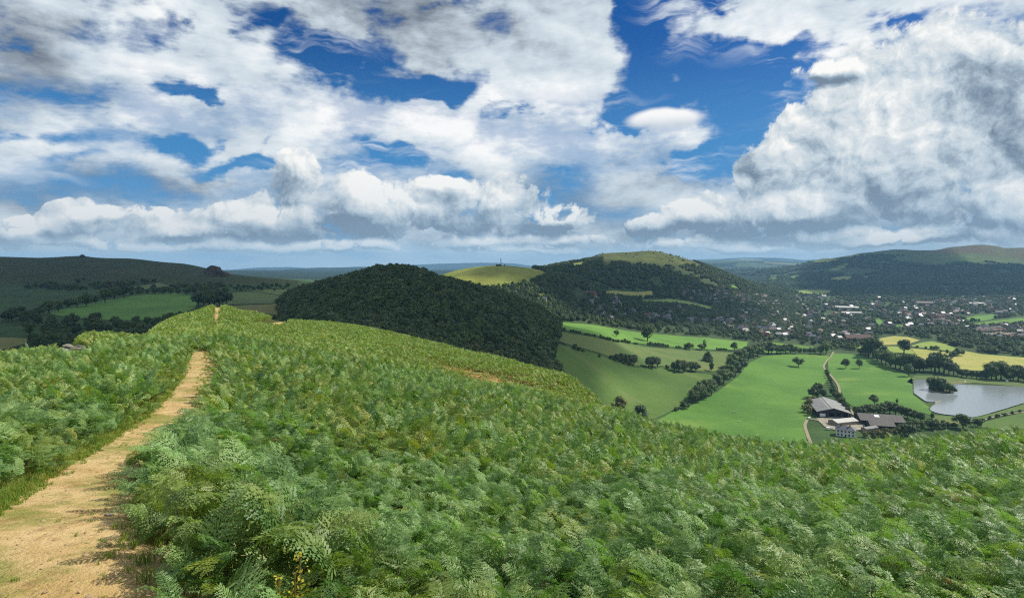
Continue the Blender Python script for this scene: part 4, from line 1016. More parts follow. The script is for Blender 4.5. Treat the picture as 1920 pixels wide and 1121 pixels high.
# island
isl = [lakept(px, py) for px, py in [(1741,728),(1744,722),(1752,720),(1766,723),(1778,728),(1788,732),(1789,736),(1778,738),(1762,737),(1750,733)]]
ic = np.mean(isl, 0); bm = bmesh.new(); rings = []
for s_, zq in ((1.02, -.3), (1.0, .25), (.75, .9)):
    rings.append([bm.verts.new((ic[0]+(x-ic[0])*s_, ic[1]+(y-ic[1])*s_, LZ+zq)) for x, y in smooth_loop([tuple(p) for p in isl], 1)])
for a, b_ in zip(rings[:-1], rings[1:]):
    for k in range(len(a)): bm.faces.new((a[k-1], a[k], b_[k], b_[k-1]))
bm.faces.new(rings[-1]); bmesh.ops.recalc_face_normals(bm, faces=bm.faces[:])
me = bpy.data.meshes.new('island'); bm.to_mesh(me); bm.free(); me.materials.append(simple('island_grass', lin(96, 98, 58), .9, scale=.5, col2=lin(70, 76, 44)))
o = bpy.data.objects.new('island', me); COL.objects.link(o); tag(o, kind='structure')
for k, (px, py, h, key) in enumerate([(1746,730,22,'dark'),(1752,731,27,'fir'),(1759,732,27,'fir'),(1764,733,24,'dark'),(1769,734,17,'dark'),(1775,735,18,'oak'),(1781,736,15,'dark'),(1786,736,10,'bush')]):
    x, y = lakept(px, py); tree(key, x, y, h/F*y, 'dark tree on the little island in the lake', 'trees on the lake island', zz=LZ+.6, sx=1.2)
# spit of land
spit = [lakept(*p) for p in [(1752,756),(1764,751),(1763,753),(1756,758)]]
# right hand hedgerows
for k, (px, py, h) in enumerate([(1613,665,13),(1622,667,17),(1629,668,24),(1637,670,38),(1632,664,26),(1645,676,22),(1653,680,25),(1661,683,27),(1670,687,28),(1679,690,28),(1688,692,29),(1697,694,31),(1706,696,33),(1715,697,32),(1724,697,26),(1731,696,20)]):
    tree_at(('dark', 'oak', 'dark')[k % 3], px, py, h, 'tree in the thick hedgerow between pasture and yellow fields', 'thick hedgerow below the yellow fields', sx=1.15)
tree_at('dark', 1695, 662, 26, 'broad dark tree between the two yellow strips', sx=1.2)
tree_at('ash', 1658, 668, 20, 'pale tree rising over the thick hedgerow')
for k, (px, py, h) in enumerate([(1746,696,28),(1753,697,36),(1761,698,38),(1770,699,31),(1779,701,28),(1788,703,24),(1796,704,18)]):
    tree_at(('poplar', 'ash', 'poplar', 'oak')[k % 4], px, py, h, 'tall loose tree in the clump beside the big yellow field', 'clump beside the big yellow field', sx=1.2)
for k, (px, py, h) in enumerate([(1733,684,8),(1740,680,8),(1747,676,9),(1755,672,9),(1763,671,8),(1773,671,8),(1782,670,9),(1790,668,11),(1798,667,15),(1776,663,8),(1764,661,6),(1756,657,10),(1746,656,8),(1736,654,5),(1720,652,5)]):
    tree_at('bush', px, py, h, 'small dark bush in the hedge dividing the yellow fields', 'hedge dividing the yellow fields', name='bush', cat='bush', sx=.9, y0=500)
for k, (px, py, h) in enumerate([(1803,706,15),(1812,708,16),(1822,709,15),(1831,710,15),(1841,711,15),(1850,712,14),(1889,714,18),(1921,716,17)]):
    tree_at('dark', px, py, h, 'dark hedge tree between the yellow field and the lake', 'hedge between yellow field and lake', sx=1.25)
for k, (px, py, h) in enumerate([(1859,712,27),(1868,711,35),(1877,711,35),(1900,713,25),(1909,713,29),(1933,716,25),(1950,717,22)]):
    tree_at('oak', px, py, h, 'big round tree rising above the hedge beyond the lake', 'big trees beyond the lake', sx=1.05)
tree_at('ash', 1704, 706, 24, 'thin greyish tree at the left end of the lake')

# ------------------------------------------------------------------ left valley
def in_poly_pts(poly, n, y0, r, gap):
    """foot points spread over an area of the photograph, no closer than gap metres"""
    out = []; xs = [p[0] for p in poly]; ys = [p[1] for p in poly]; tries = 0
    while len(out) < n and tries < n*12:
        tries += 1
        px, py = r.uniform(min(xs), max(xs)), r.uniform(min(ys), max(ys))
        if not inpoly(np.array([px]), np.array([py]), poly)[0]: continue
        p = hit([px], [py], y0, n=500)[0]
        if all((p[0]-q[0])**2+(p[1]-q[1])**2 > gap*gap for q in out): out.append(p)
    return out
tr_ = np.random.default_rng(12)
for k in range(13):
    u = k/12; tree_at(('dark', 'oak', 'dark')[k % 3], 22+u*210, 603-u*44+tr_.normal(0, 1.5), 20+tr_.uniform(-5, 7), 'dark tree lining the upper edge of the left valley field', 'trees along the upper edge of the left valley field', y0=200, sx=1.15)
for k in range(14):
    u = k/13; tree_at('dark', 232+u*190, 553-u*3+tr_.normal(0, 1.5), 11+tr_.uniform(-3, 4), 'small dark tree in the belt under the left heath hill', 'belt under the left heath hill', y0=200, sx=1.3)
for px, py, h in [(372,573,24),(382,574,28),(392,575,30),(402,575,30),(412,574,30),(424,572,26),(380,560,18),(396,560,18)]:
    tree_at('dark', px, py, h, 'large dark tree behind the knoll on the ridge', 'dark trees behind the knoll', y0=200, sx=1.15)
VAL = [(-80,606),(50,592),(90,598),(160,606),(230,608),(300,606),(352,590),(352,604),(300,640),(180,662),(70,662),(56,640),(0,628),(-80,626)]
for p in in_poly_pts(VAL, 74, 200, tr_, 7.5):
    tree(('dark', 'oak', 'dark', 'dark')[int(tr_.integers(4))], p[0], p[1], tr_.uniform(8, 13), 'dark tree in the wooded bottom of the left valley', 'trees in the bottom of the left valley', sx=1.1)
for k in range(22):
    px = 432+k*5.2+tr_.normal(0, 1); tree_at(('dark', 'fir')[k % 5 == 4], px, 541+tr_.uniform(-2, 5), tr_.uniform(6, 11), 'small dark tree in the far line left of the wooded hill', 'far line of trees left of the wooded hill', y0=400, sx=1.1)

# ------------------------------------------------------------------ woods that read as one mass
FARK = [crown_mesh('far_crown', 40+k, w, h, b_, nl, nc, sz, M[m_], cf) for k, (w, h, b_, nl, nc, sz, m_, cf) in enumerate([(9.5,9,.4,10,420,.95,'leaf_dark',0),(10.5,8.6,.4,11,420,.95,'leaf',0),(8.5,9.6,.2,9,400,.95,'leaf_dark',0),(9.5,8.4,.4,10,420,.95,'leaf_blue',0),(5,10,.2,9,380,.8,'leaf_dark',1),(11,8,.2,10,420,1.0,'leaf_olive',0)])]
FPOL = [[tuple(p) for p in f[0]] for f in FIELDS]
def off_fields(x, y, zz):
    px, py = proj(x, y, zz); ok = np.ones(len(x), bool)
    for P_ in FPOL:
        ok &= ~inpoly(px, py, P_) & ~inpoly(px, py+2.5, P_)
    return ok
def wood(name, label, n, pxr, Yr, keep, hr, mixp, r, sx=1.0):
    px = r.uniform(*pxr, n); Y = np.sqrt(r.uniform(Yr[0]**2, Yr[1]**2, n)); x = (px-CX)/F*Y; zz = Hgt(x, Y)
    k = keep(px, Y, x, zz) & off_fields(x, Y, zz)
    x, Y, zz = x[k], Y[k], zz[k]; n = len(x); s = r.uniform(*hr, n)/10
    idx = r.choice(len(FARK), n, p=np.array(mixp)/sum(mixp))
    gn_scatter(name, np.stack([x, Y, zz-.3], 1), np.stack([np.zeros(n), np.zeros(n), r.uniform(0, 6.28, n)], 1), np.stack([s*sx, s*sx, s], 1), idx, [m.copy() for m in FARK], label)
    return n
wr = np.random.default_rng(21); nz = lambda x, y, s, k: fbm(x/s, y/s, k, 3)
_silh = ([500,525,560,600,640,690,720,770,830,900,950,1000,1050,1060],[700,640,630,625,620,612,610,610,620,640,660,680,700,690])
wood('woodland', 'dense dark broadleaf wood covering the steep hill in the middle', 4600, (520, 1056), (330, 760), lambda px, Y, x, z_: (px > 527+6*nz(x, Y, 20, 2)) & (px < 1049+10*nz(x, Y, 25, 3)) & (Y < np.interp(px, *_silh)+70), (7, 13), (5, 3, 4, 1.5, .6, .5), wr, 1.15)
wood('woodland', 'dark wood at the foot of the green mast hill', 1500, (885, 1075), (840, 1330), lambda px, Y, x, z_: z_ < np.interp(px, [880, 930, 990, 1030, 1075], [-52, -48, -42, -30, -30]), (8, 12), (5, 2, 4, 1, 1, 0), wr, 1.1)
wood('woodland', 'mixed woods clothing the flanks of the conical hill', 9000, (1000, 1500), (1330, 2330), lambda px, Y, x, z_: (z_ < -18+24*nz(x, Y, 120, 5)+np.where(px < 1130, 16, 0)) & (nz(x, Y, 60, 8) > -.3), (8, 12), (4, 3, 3, 2, .6, 1.2), wr, 1.15)
wood('woodland', 'trees filling the valley floor between the houses of the town', 15500, (1040, 1990), (740, 3200), lambda px, Y, x, z_: (nz(x, Y, 75, 13) > -.22) & (z_ < np.interp(px, [1040, 1300, 1400, 1480], [-72, -84, -100, -60])) & (HY-F*z_/Y < np.interp(px, [1040, 1100, 1150, 1250, 1330, 1402, 1480, 1556, 1612, 1640, 1680, 1725, 1760, 1800, 1840, 1920, 2000], [600, 607, 615, 627, 633, 640, 640, 652, 657, 640, 630, 637, 640, 655, 663, 669, 674])-.5), (7, 12), (5, 3, 4, 2, .8, .6), wr, 1.15)
wood('woodland', 'dark woods on the lower slopes of the right ridge', 12000, (1440, 2000), (3000, 4500), lambda px, Y, x, z_: (nz(x, Y, 260, 17) > -.16+np.clip((z_+55)/90, 0, 1)*.55) & (z_ < 35), (11, 17), (5, 3, 4, 2, .6, .3), wr, 1.5)
wood('woodland', 'scattered woods and hedges in the hazy far valley', 5000, (1240, 1560), (2500, 8000), lambda px, Y, x, z_: (nz(x, Y, 300, 19) > .02) & (px < 1560-.0*Y), (12, 18), (5, 3, 4, 2, .6, 0), wr, 1.8)
wood('woodland', 'scattered thorn scrub at the foot of the left heath hill', 1400, (-80, 560), (1020, 1420), lambda px, Y, x, z_: (nz(x, Y, 90, 23) > .1+np.clip((Y-1080)/500, 0, .5)), (5, 10), (5, 1, 4, 0, .4, 1), wr, 1.2)
wood('woodland', 'dark wood on the slope hidden behind the knoll', 1600, (-150, 640), (215, 520), lambda px, Y, x, z_: (nz(x, Y, 50, 29) > .0) & (Y > 240) & (px > 240), (6, 9), (5, 1, 4, 0, .4, 0), wr, 1.1)

wood('woodland', 'trees thick along the near edge of the town above the pasture strip', 5200, (1040, 1990), (740, 1500), lambda px, Y, x, z_: (nz(x, Y, 45, 33) > -.2) & (z_ < -78) & (HY-F*z_/Y < np.interp(px, [1040, 1100, 1150, 1250, 1330, 1402, 1480, 1556, 1612, 1640, 1680, 1725, 1760, 1800, 1840, 1920, 2000], [601, 608, 616, 628, 634, 641, 641, 653, 658, 641, 631, 638, 641, 656, 664, 670, 675])), (6, 10), (5, 3, 4, 2, .8, .8), wr, 1.15)
wood('woodland', 'scattered gorse and thorn on the open cap of the conical hill', 420, (1020, 1420), (1900, 2400), lambda px, Y, x, z_: (z_ > -30) & (nz(x, Y, 70, 35) > .02), (2.5, 5), (2, 1, 2, 0, 0, 2), wr, 1.6)
# ------------------------------------------------------------------ buildings
def empty(name, label, cat, loc, rz=0, group=None):
    o = bpy.data.objects.new(name, None); COL.objects.link(o); o.empty_display_size = 1
    o.location = loc; o.rotation_euler = (0, 0, rz); return tag(o, label, cat, group)
class MB:
    def __init__(s): s.v, s.f, s.m = [], [], []
    def box(s, x0, y0, z0, x1, y1, z1, m=0):
        o = len(s.v); s.v += [(x0,y0,z0),(x1,y0,z0),(x1,y1,z0),(x0,y1,z0),(x0,y0,z1),(x1,y0,z1),(x1,y1,z1),(x0,y1,z1)]
        for q_ in ((0,3,2,1),(4,5,6,7),(0,1,5,4),(1,2,6,5),(2,3,7,6),(3,0,4,7)): s.f.append(tuple(i_+o for i_ in q_)); s.m.append(m)
        return s
    def poly(s, pts, m=0):
        o = len(s.v); s.v += list(pts); s.f.append(tuple(range(o, o+len(pts)))); s.m.append(m); return s
    def bar(s, a, b_, w, m=0):
        a, b_ = Vector(a), Vector(b_); d = (b_-a).normalized(); u = d.orthogonal().normalized()*w; k = d.cross(u).normalized()*w; o = len(s.v)
        for p in (a, b_):
            for c_ in (u+k, u-k, -u-k, -u+k): s.v.append(tuple(p+c_))
        for q_ in ((0,1,5,4),(1,2,6,5),(2,3,7,6),(3,0,4,7),(3,2,1,0),(4,5,6,7)): s.f.append(tuple(i_+o for i_ in q_)); s.m.append(m)
        return s
    def mesh(s, name, mats):
        me = bpy.data.meshes.new(name); me.from_pydata(s.v, [], s.f)
        for m_ in (mats if isinstance(mats, (list, tuple)) else [mats]): me.materials.append(m_)
        me.polygons.foreach_set('material_index', np.array(s.m, np.int32)); me.update(); return me
    def obj(s, name, mats, parent=None):
        o = bpy.data.objects.new(name, s.mesh(name, mats)); COL.objects.link(o)
        if parent is not None: o.parent = parent
        return o
def roof_mat(name, c1, c2, sc_=1.2, rough=.7):
    m, t, b = new_mat(name); tc = t.new('ShaderNodeTexCoord').outputs['Object']
    w_ = t.new('ShaderNodeTexWave', {'Vector': tc, 'Scale': sc_, 'Distortion': .4, 'Detail': 1.0}, bands_direction='Y').outputs['Fac']
    n = t.noise(tc, .18, 5, .65); n2 = t.noise(t.map(tc, scale=(.06, 1.2, .06)), 1.0, 3, .6)
    k = t.math('ADD', t.math('MULTIPLY', n, .6), t.math('MULTIPLY', n2, .6))
    t.put(b.inputs['Base Color'], t.mix(t.step(k, .4, .8), c1, c2)); b.inputs['Roughness'].default_value = rough
    t.put(b.inputs['Normal'], t.new('ShaderNodeBump', {'Strength': .5, 'Distance': .08, 'Height': w_}).outputs[0])
    return m
M['tin'] = roof_mat('grey_sheet_roof', lin(138, 140, 138), lin(116, 116, 112))
M['tin_dark'] = roof_mat('dark_sheet_roof', lin(84, 80, 76), lin(64, 60, 58))
M['tin_white'] = roof_mat('white_sheet_roof', lin(200, 199, 192), lin(176, 174, 166))
M['slate'] = simple('slate', lin(98, 102, 110), .5, scale=.6, spec=.5)
M['tile'] = simple('red_tile', lin(108, 84, 76), .8, scale=.6)
M['tile_pale'] = simple('pale_tile', lin(138, 124, 116), .8, scale=.6)
M['render'] = simple('white_render', lin(160, 158, 152), .8, scale=.4, var=.12)
M['cream'] = simple('cream_render', lin(156, 148, 132), .8, scale=.4, var=.12)
M['brick'] = simple('brick_wall', lin(150, 104, 84), .9, scale=.8)
M['dark_board'] = simple('dark_boards', lin(52, 48, 46), .9, scale=.7)
M['pane'] = simple('window_glass', lin(46, 62, 78), .15, scale=1, spec=.6)
M['white_paint'] = simple('white_paint', lin(236, 236, 232), .5, scale=.5, var=.06)
M['stone'] = simple('stone_wall', lin(150, 140, 122), .9, scale=.8)
def bring(px, py, z_=None, y0=300):
    if z_ is None: p = hit([px], [py], y0)[0]; return p
    Y = -z_*F/(py-HY); return np.array([(px-CX)/F*Y, Y, z_])
def gable_roof(w, l, ez, rz, over=.6, th=.25):
    """two slopes with the ridge along y"""
    m = MB(); hw, hl = w/2+over, l/2+over; k = (rz-ez)/(w/2); e = ez-k*over
    for s in (-1, 1):
        a = [(s*hw, -hl, e), (s*hw, hl, e), (0, hl, rz), (0, -hl, rz)]
        bq = [(p[0], p[1], p[2]+th) for p in a]
        if s < 0: a, bq = a[::-1], bq[::-1]
        m.poly(bq).poly(a[::-1])
        for i_ in range(4):
            j_ = (i_+1) % 4
            if {i_, j_} != ({2, 3} if s > 0 else {0, 1}): m.poly([a[i_], a[j_], bq[j_], bq[i_]])
    return m
def gable_walls(w, l, ez, rz, m=None, front_open=None):
    m = m or MB(); hw, hl = w/2, l/2
    m.poly([(-hw,hl,-1),(-hw,-hl,-1),(-hw,-hl,ez),(-hw,hl,ez)]); m.poly([(hw,-hl,-1),(hw,hl,-1),(hw,hl,ez),(hw,-hl,ez)])
    m.poly([(hw,hl,-1),(-hw,hl,-1),(-hw,hl,ez),(0,hl,rz),(hw,hl,ez)])
    if front_open is None: m.poly([(-hw,-hl,-1),(hw,-hl,-1),(hw,-hl,ez),(0,-hl,rz),(-hw,-hl,ez)])
    else:
        x0, x1, zt = front_open
        m.poly([(-hw,-hl,-1),(x0,-hl,-1),(x0,-hl,zt),(-hw,-hl,zt)]); m.poly([(x1,-hl,-1),(hw,-hl,-1),(hw,-hl,zt),(x1,-hl,zt)])
        m.poly([(-hw,-hl,zt),(hw,-hl,zt),(hw,-hl,ez),(0,-hl,rz),(-hw,-hl,ez)])
    return m
# the grey barn: long axis runs away from us, wide gable to the front
z0 = H1(310, 600)
bx, by = 318.0, 613.0; brz = math.atan2(-15, 50)*-1
barn = empty('barn', 'large grey barn with wide open gable and ribbed sheet roof', 'barn', (bx, by, z0), -math.atan2(15, 50))
gable_walls(29, 50, 5.2, 9.2, front_open=(-5, 12.5, 4.6)).obj('wall', M['dark_board'], barn)
gable_roof(29, 50, 5.2, 9.2, .8).obj('roof', M['tin'], barn)
sk = MB()
for k in range(3):
    yq = -16+k*14
    for s in (-1, 1): sk.bar((s*2, yq, 9.0), (s*13, yq, 5.95), .45) if False else None
for yq in (0,):
    k_ = 4.0/14.5
    a = [(0.25, -24.5), (1.1, -24.5), (1.1, 24.5), (.25, 24.5)]
    sk.poly([(-x_, y_, 9.2-x_*k_+.285) for x_, y_ in a][::-1])
    a = [(3.4, -24.5), (3.9, -24.5), (3.9, 24.5), (3.4, 24.5)]
    sk.poly([(-x_, y_, 9.2-x_*k_+.285) for x_, y_ in a][::-1])
sk.obj('roof_light', M['tin_white'], barn)
MB().box(-12.5, -25.35, .6, -7.5, -25.05, 3.6).obj('door', M['white_paint'], barn)
po = MB()
for x_ in (-5, 1, 6.8, 12.5): po.box(x_-.15, -25.2, -1, x_+.15, -24.95, 4.6)
po.obj('post', M['tin'], barn)
# the dark barn
p = bring(1659, 797, z0)
bd = empty('barn', 'low dark brown barn with one bright skylight', 'barn', (p[0], p[1]+9, z0), R(74))
gable_walls(25, 36, 4.4, 8.0).obj('wall', M['dark_board'], bd)
gable_roof(25, 36, 4.4, 8.0, .7).obj('roof', M['tin_dark'], bd)
k_ = 3.6/12.5
for s, x0, x1, y0_, y1_ in ((-1, 2.0, 6.0, 1, 5),):
    for sg in (1,):
        a = [(x0, y0_), (x1, y0_), (x1, y1_), (x0, y1_)]
        MB().poly([(sg*x_, y_, 8.0-x_*k_+.3) for x_, y_ in a]).obj('skylight', M['white_paint'], bd)
        MB().poly([(-sg*x_, y_, 8.0-x_*k_+.3) for x_, y_ in a][::-1]).obj('skylight', M['white_paint'], bd)
wing = gable_walls(14, 20, 3.6, 6.0).obj('side_wall', M['dark_board'], bd); wing.location = (-19.7, 4, 0)
wr2 = gable_roof(14, 20, 3.6, 6.0, .5).obj('side_roof', M['tin_dark'], bd); wr2.location = (-19.9, 4, 0)
# the white roofed shed between them
p = bring(1585, 797, z0)
ws = empty('shed', 'long open shed with pale white sheet roof in the farmyard', 'shed', (p[0], p[1]+4, z0), R(-72))
gable_walls(11, 24, 3.4, 5.0).obj('wall', M['stone'], ws); gable_roof(11, 24, 3.4, 5.0, .5).obj('roof', M['tin_white'], ws)
p = bring(1633, 808, z0)
ls = empty('shed', 'small lean-to shed with pale grey roof below the dark barn', 'shed', (p[0], p[1]+2, z0), R(-68))
gable_walls(5.5, 15, 2.6, 3.6).obj('wall', M['stone'], ls); gable_roof(5.5, 15, 2.6, 3.6, .3).obj('roof', M['tin'], ls)
# the farmhouse
p = bring(1590, 819, z0)
M['render_farm'] = simple('farmhouse_render', lin(228, 226, 220), .8, scale=.4, var=.1)
fh = empty('farmhouse', 'white two storey farmhouse with grey hipped roof and dark windows', 'farmhouse', (p[0], p[1]+4, z0), R(-28))
MB().box(-7.5, -4, -1, 7.5, 4, 5.6).obj('wall', M['render_farm'], fh)
m = MB(); ov = .5
c4 = [(-8, -4.5, 5.6), (8, -4.5, 5.6), (8, 4.5, 5.6), (-8, 4.5, 5.6)]; r2 = [(-4, 0, 8.6), (4, 0, 8.6)]
m.poly([c4[0], c4[1], r2[1], r2[0]]).poly([c4[1], c4[2], r2[1]]).poly([c4[2], c4[3], r2[0], r2[1]]).poly([c4[3], c4[0], r2[0]]).poly(c4[::-1])
rf = m.obj('roof', M['slate'], fh)
for x_ in (-3.4, 3.4):
    ch = MB().box(x_-.5, -.45, 7.8, x_+.5, .45, 10.2).obj('chimney', M['brick'], rf)
for zq in (.9, 3.6):
    for x_ in (-5.6, -2.8, 2.8, 5.6)+(() if zq < 2 else (0,)):
        wn = MB().box(x_-.6, -4.06, zq, x_+.6, -3.98, zq+1.5).obj('window', M['pane'], fh)
    for y_ in (-2, 2):
        MB().box(-7.56, y_-.55, zq, -7.48, y_+.55, zq+1.5).obj('window', M['pane'], fh)
MB().box(-.55, -4.07, -.1, .55, -3.98, 2.1).obj('door', M['dark_board'], fh)
# caravan and van
def wheel(x, y, r_=.33, w=.2, n=12):
    m = MB()
    a = [(x, y-w/2, r_), (x, y+w/2, r_)]
    for k in range(n):
        t0, t1 = 6.2832*k/n, 6.2832*(k+1)/n
        q_ = lambda t_, y_: (x+math.cos(t_)*r_, y_, r_+math.sin(t_)*r_)
        m.poly([q_(t0, y-w/2), q_(t1, y-w/2), q_(t1, y+w/2), q_(t0, y+w/2)]).poly([a[0], q_(t1, y-w/2), q_(t0, y-w/2)]).poly([a[1], q_(t0, y+w/2), q_(t1, y+w/2)])
    return m
def van(px, py, label, rz, length=5.0):
    p = bring(px, py, z0+.25); e = empty('van', label, 'van', tuple(p), rz); m = MB(); hw = .95
    prof = [(-length/2, .45), (length/2, .45), (length/2, 1.15), (length/2-.9, 1.3), (length/2-1.6, 2.2), (-length/2, 2.2)]
    m.poly([(x_, -hw, q_) for x_, q_ in prof]).poly([(x_, hw, q_) for x_, q_ in prof][::-1])
    for a, b_ in zip(prof, prof[1:]+prof[:1]): m.poly([(a[0], hw, a[1]), (b_[0], hw, b_[1]), (b_[0], -hw, b_[1]), (a[0], -hw, a[1])][::-1])
    m.obj('body', M['white_paint'], e)
    for sx_ in (-1, 1):
        for sy_ in (-1, 1): wheel(sx_*length*.3, sy_*.9).obj('wheel', M['dark_board'], e)
    MB().poly([(length/2-.93, -.8, 1.33), (length/2-.93, .8, 1.33), (length/2-1.55, .75, 2.12), (length/2-1.55, -.75, 2.12)]).obj('windscreen', M['pane'], e)
van(1554, 805, 'white van parked below the pale roofed shed', R(20))
van(1517, 786, 'white van parked alone by the field gate left of the barn', R(80))

# ------------------------------------------------------------------ the town
hr_ = np.random.default_rng(31)
def house_meshes(w, l, ez, rz, wall, roof):
    m = gable_walls(w, l, ez, rz); 
    for s in (-1, 1):
        for y_ in np.linspace(-l/2+1.6, l/2-1.6, 3):
            for zq in (.9, 3.3):
                if zq+1.3 < ez: m.box(s*w/2-.03, y_-.55, zq, s*w/2+.03, y_+.55, zq+1.2, 1)
    for x_ in (-w/4, w/4): m.box(x_-.5, -l/2-.03, .9, x_+.5, -l/2+.03, 2.1, 1); m.box(x_-.5, -l/2-.03, 3.3, x_+.5, -l/2+.03, 4.4, 1)
    a = m.mesh('house', [wall, M['pane']])
    r_ = gable_roof(w, l, ez, rz, .4, .15); r_.box(-.5, l/2-1.8, rz-.6, .5, l/2-.9, rz+1.3, 1)
    return a, r_.mesh('roof', [roof, M['brick']])
HK = {}
for wk, wm in (('white', 'render'), ('cream', 'cream'), ('red brick', 'brick')):
    for rk, rm in (('grey slate', 'slate'), ('red tiled', 'tile'), ('pale tiled', 'tile_pale')):
        HK[wk, rk] = [house_meshes(w, l, e, r_, M[wm], M[rm]) for w, l, e, r_ in ((7.5, 10, 5, 8), (8.5, 14, 5, 8.2), (7, 9, 3, 6))]
taken = []
def house(px, py, wk, rk, where, y0=800, rz=None, s=1.0):
    p = hit([px], [py], y0, n=700)[0]
    if not off_fields(np.array([p[0]]), np.array([p[1]]), np.array([p[2]]))[0]: return
    if any((p[0]-q[0])**2+(p[1]-q[1])**2 < 170 for q in taken): return
    taken.append(p)
    a, r_ = HK[wk, rk][int(hr_.integers(3))]
    o = bpy.data.objects.new('house', a); COL.objects.link(o); o.location = p
    o.scale = (s,)*3; o.rotation_euler = (0, 0, hr_.choice([.3, 1.87, -.4, 1.2])+hr_.normal(0, .12) if rz is None else rz)
    tag(o, '%s house with %s roof %s' % (wk, rk, where), 'house', '%s houses with %s roofs %s' % (wk, rk, where))
    c_ = bpy.data.objects.new('roof', r_); COL.objects.link(c_); c_.parent = o
def town(poly, n, where, pw, pr, s=1.0, y0=800):
    xs = [q_[0] for q_ in poly]; ys = [q_[1] for q_ in poly]; k = 0
    while k < n:
        px, py = hr_.uniform(min(xs), max(xs)), hr_.uniform(min(ys), max(ys))
        if inpoly(np.array([px]), np.array([py]), poly)[0]:
            house(px, py, hr_.choice(['white', 'cream', 'red brick'], p=pw), hr_.choice(['grey slate', 'red tiled', 'pale tiled'], p=pr), where, y0, s=s); k += 1
town([(1270,547),(1330,545),(1440,556),(1450,575),(1350,572),(1280,560)], 40, 'under the conical hill', (.65, .25, .1), (.55, .15, .3), 1.15)
town([(1330,586),(1480,582),(1490,632),(1400,628),(1340,606)], 62, 'among the trees above the pasture hedge', (.5, .25, .25), (.55, .2, .25), 1.0)
town([(1490,572),(1660,566),(1665,600),(1630,640),(1500,640)], 62, 'in the middle of the town', (.5, .2, .3), (.5, .25, .25), 1.0)
town([(1690,566),(1900,560),(1905,588),(1800,592),(1740,606),(1690,590)], 74, 'in the far quarter beside the park', (.35, .2, .45), (.3, .45, .25), 1.2)
town([(1730,592),(1800,590),(1810,606),(1740,608)], 26, 'beside the white road', (.4, .3, .3), (.3, .2, .5), 1.1)
town([(1825,617),(1960,612),(1990,640),(1880,634),(1830,626)], 34, 'in the brick estate at the town edge', (.15, .25, .6), (.2, .3, .5), 1.1)
town([(1100,558),(1300,575),(1330,606),(1130,600)], 20, 'hidden in the woods below the conical hill', (.7, .2, .1), (.6, .2, .2), 1.0)
town([(1740,535),(1880,530),(1880,552),(1760,556)], 14, 'on the wooded slope behind the town', (.7, .2, .1), (.5, .2, .3), 1.2)
# the rest of the town, too many and too small to tell apart
def town_rest(n):
    polys = [([(1270,547),(1330,545),(1440,556),(1475,575),(1350,574),(1280,560)], .9), ([(1330,584),(1480,580),(1490,634),(1400,630),(1340,606)], 1.2), ([(1480,556),(1660,560),(1665,604),(1630,640),(1500,642)], 1.4), ([(1690,562),(1905,556),(1905,590),(1800,592),(1740,608),(1680,596)], 1.5), ([(1640,590),(1800,590),(1815,612),(1660,620)], .7), ([(1825,615),(1960,610),(1990,642),(1880,636),(1830,626)], .9), ([(1100,558),(1300,575),(1330,606),(1130,600)], .4)]
    tot = sum(q_[1] for q_ in polys); P_ = []
    for poly, wq in polys:
        k = 0; xs = [q_[0] for q_ in poly]; ys = [q_[1] for q_ in poly]
        c_ = np.column_stack([hr_.uniform(min(xs), max(xs), 4000), hr_.uniform(min(ys), max(ys), 4000)])
        c_ = c_[inpoly(c_[:, 0], c_[:, 1], poly)][:int(n*wq/tot)]
        P_.append(hit(c_[:, 0], c_[:, 1], 800, n=500))
    P_ = np.vstack(P_); P_ = P_[off_fields(P_[:, 0], P_[:, 1], P_[:, 2])]
    T_ = np.array(taken); kp = []
    for p in P_:
        if np.min((T_[:, 0]-p[0])**2+(T_[:, 1]-p[1])**2) > 150: kp.append(p)
    P_ = np.array(kp); protos = []; m_ = len(P_)
    for key in (('white','grey slate'),('cream','grey slate'),('red brick','grey slate'),('white','pale tiled'),('red brick','pale tiled'),('red brick','red tiled')):
        a, r_ = HK[key][0]; bm = bmesh.new(); bm.from_mesh(a); n0 = len(bm.faces); bm.from_mesh(r_); bm.faces.ensure_lookup_table()
        for k, f_ in enumerate(bm.faces):
            if k >= n0: f_.material_index += 2
        me = bpy.data.meshes.new('town_house'); bm.to_mesh(me); bm.free()
        for mm in list(a.materials)+list(r_.materials): me.materials.append(mm)
        protos.append(me)
    gn_scatter('houses', P_, np.column_stack([np.zeros(m_), np.zeros(m_), hr_.choice([.3, 1.87, -.4, 1.2], m_)+hr_.normal(0, .12, m_)]), np.repeat(hr_.uniform(.9, 1.25, m_)[:, None], 3, 1), hr_.choice(6, m_, p=(.3, .2, .2, .12, .1, .08)), protos, 'mass of small far houses of the valley town')
def big(name, px, py, w, l, ez, rz_, rot, wall, roof, label, cat, y0=900):
    p = hit([px], [py], y0)[0]; e = empty(name, label, cat, tuple(p), rot)
    gable_walls(w, l, ez, rz_).obj('wall', M[wall], e); gable_roof(w, l, ez, rz_, .5).obj('roof', M[roof], e); taken.append(p)
    return e
big('school', 1608, 640, 18, 44, 7, 13, R(82), 'brick', 'tile', 'long red brick school with dull red roof at the town edge', 'school')
big('factory', 1587, 581, 30, 60, 8, 11, R(70), 'render', 'tin_white', 'large white factory with gleaming white roof in the town', 'factory')
big('factory', 1596, 590, 16, 50, 6, 8, R(80), 'render', 'tin_white', 'narrow white factory just below the large one', 'factory')
big('hall', 1732, 572, 26, 46, 8, 12, R(75), 'cream', 'tile_pale', 'wide pale roofed hall in the far quarter', 'hall')
big('hall', 1832, 572, 16, 52, 6, 9, R(84), 'render', 'tin_white', 'long white roofed hall at the far edge of town', 'hall')
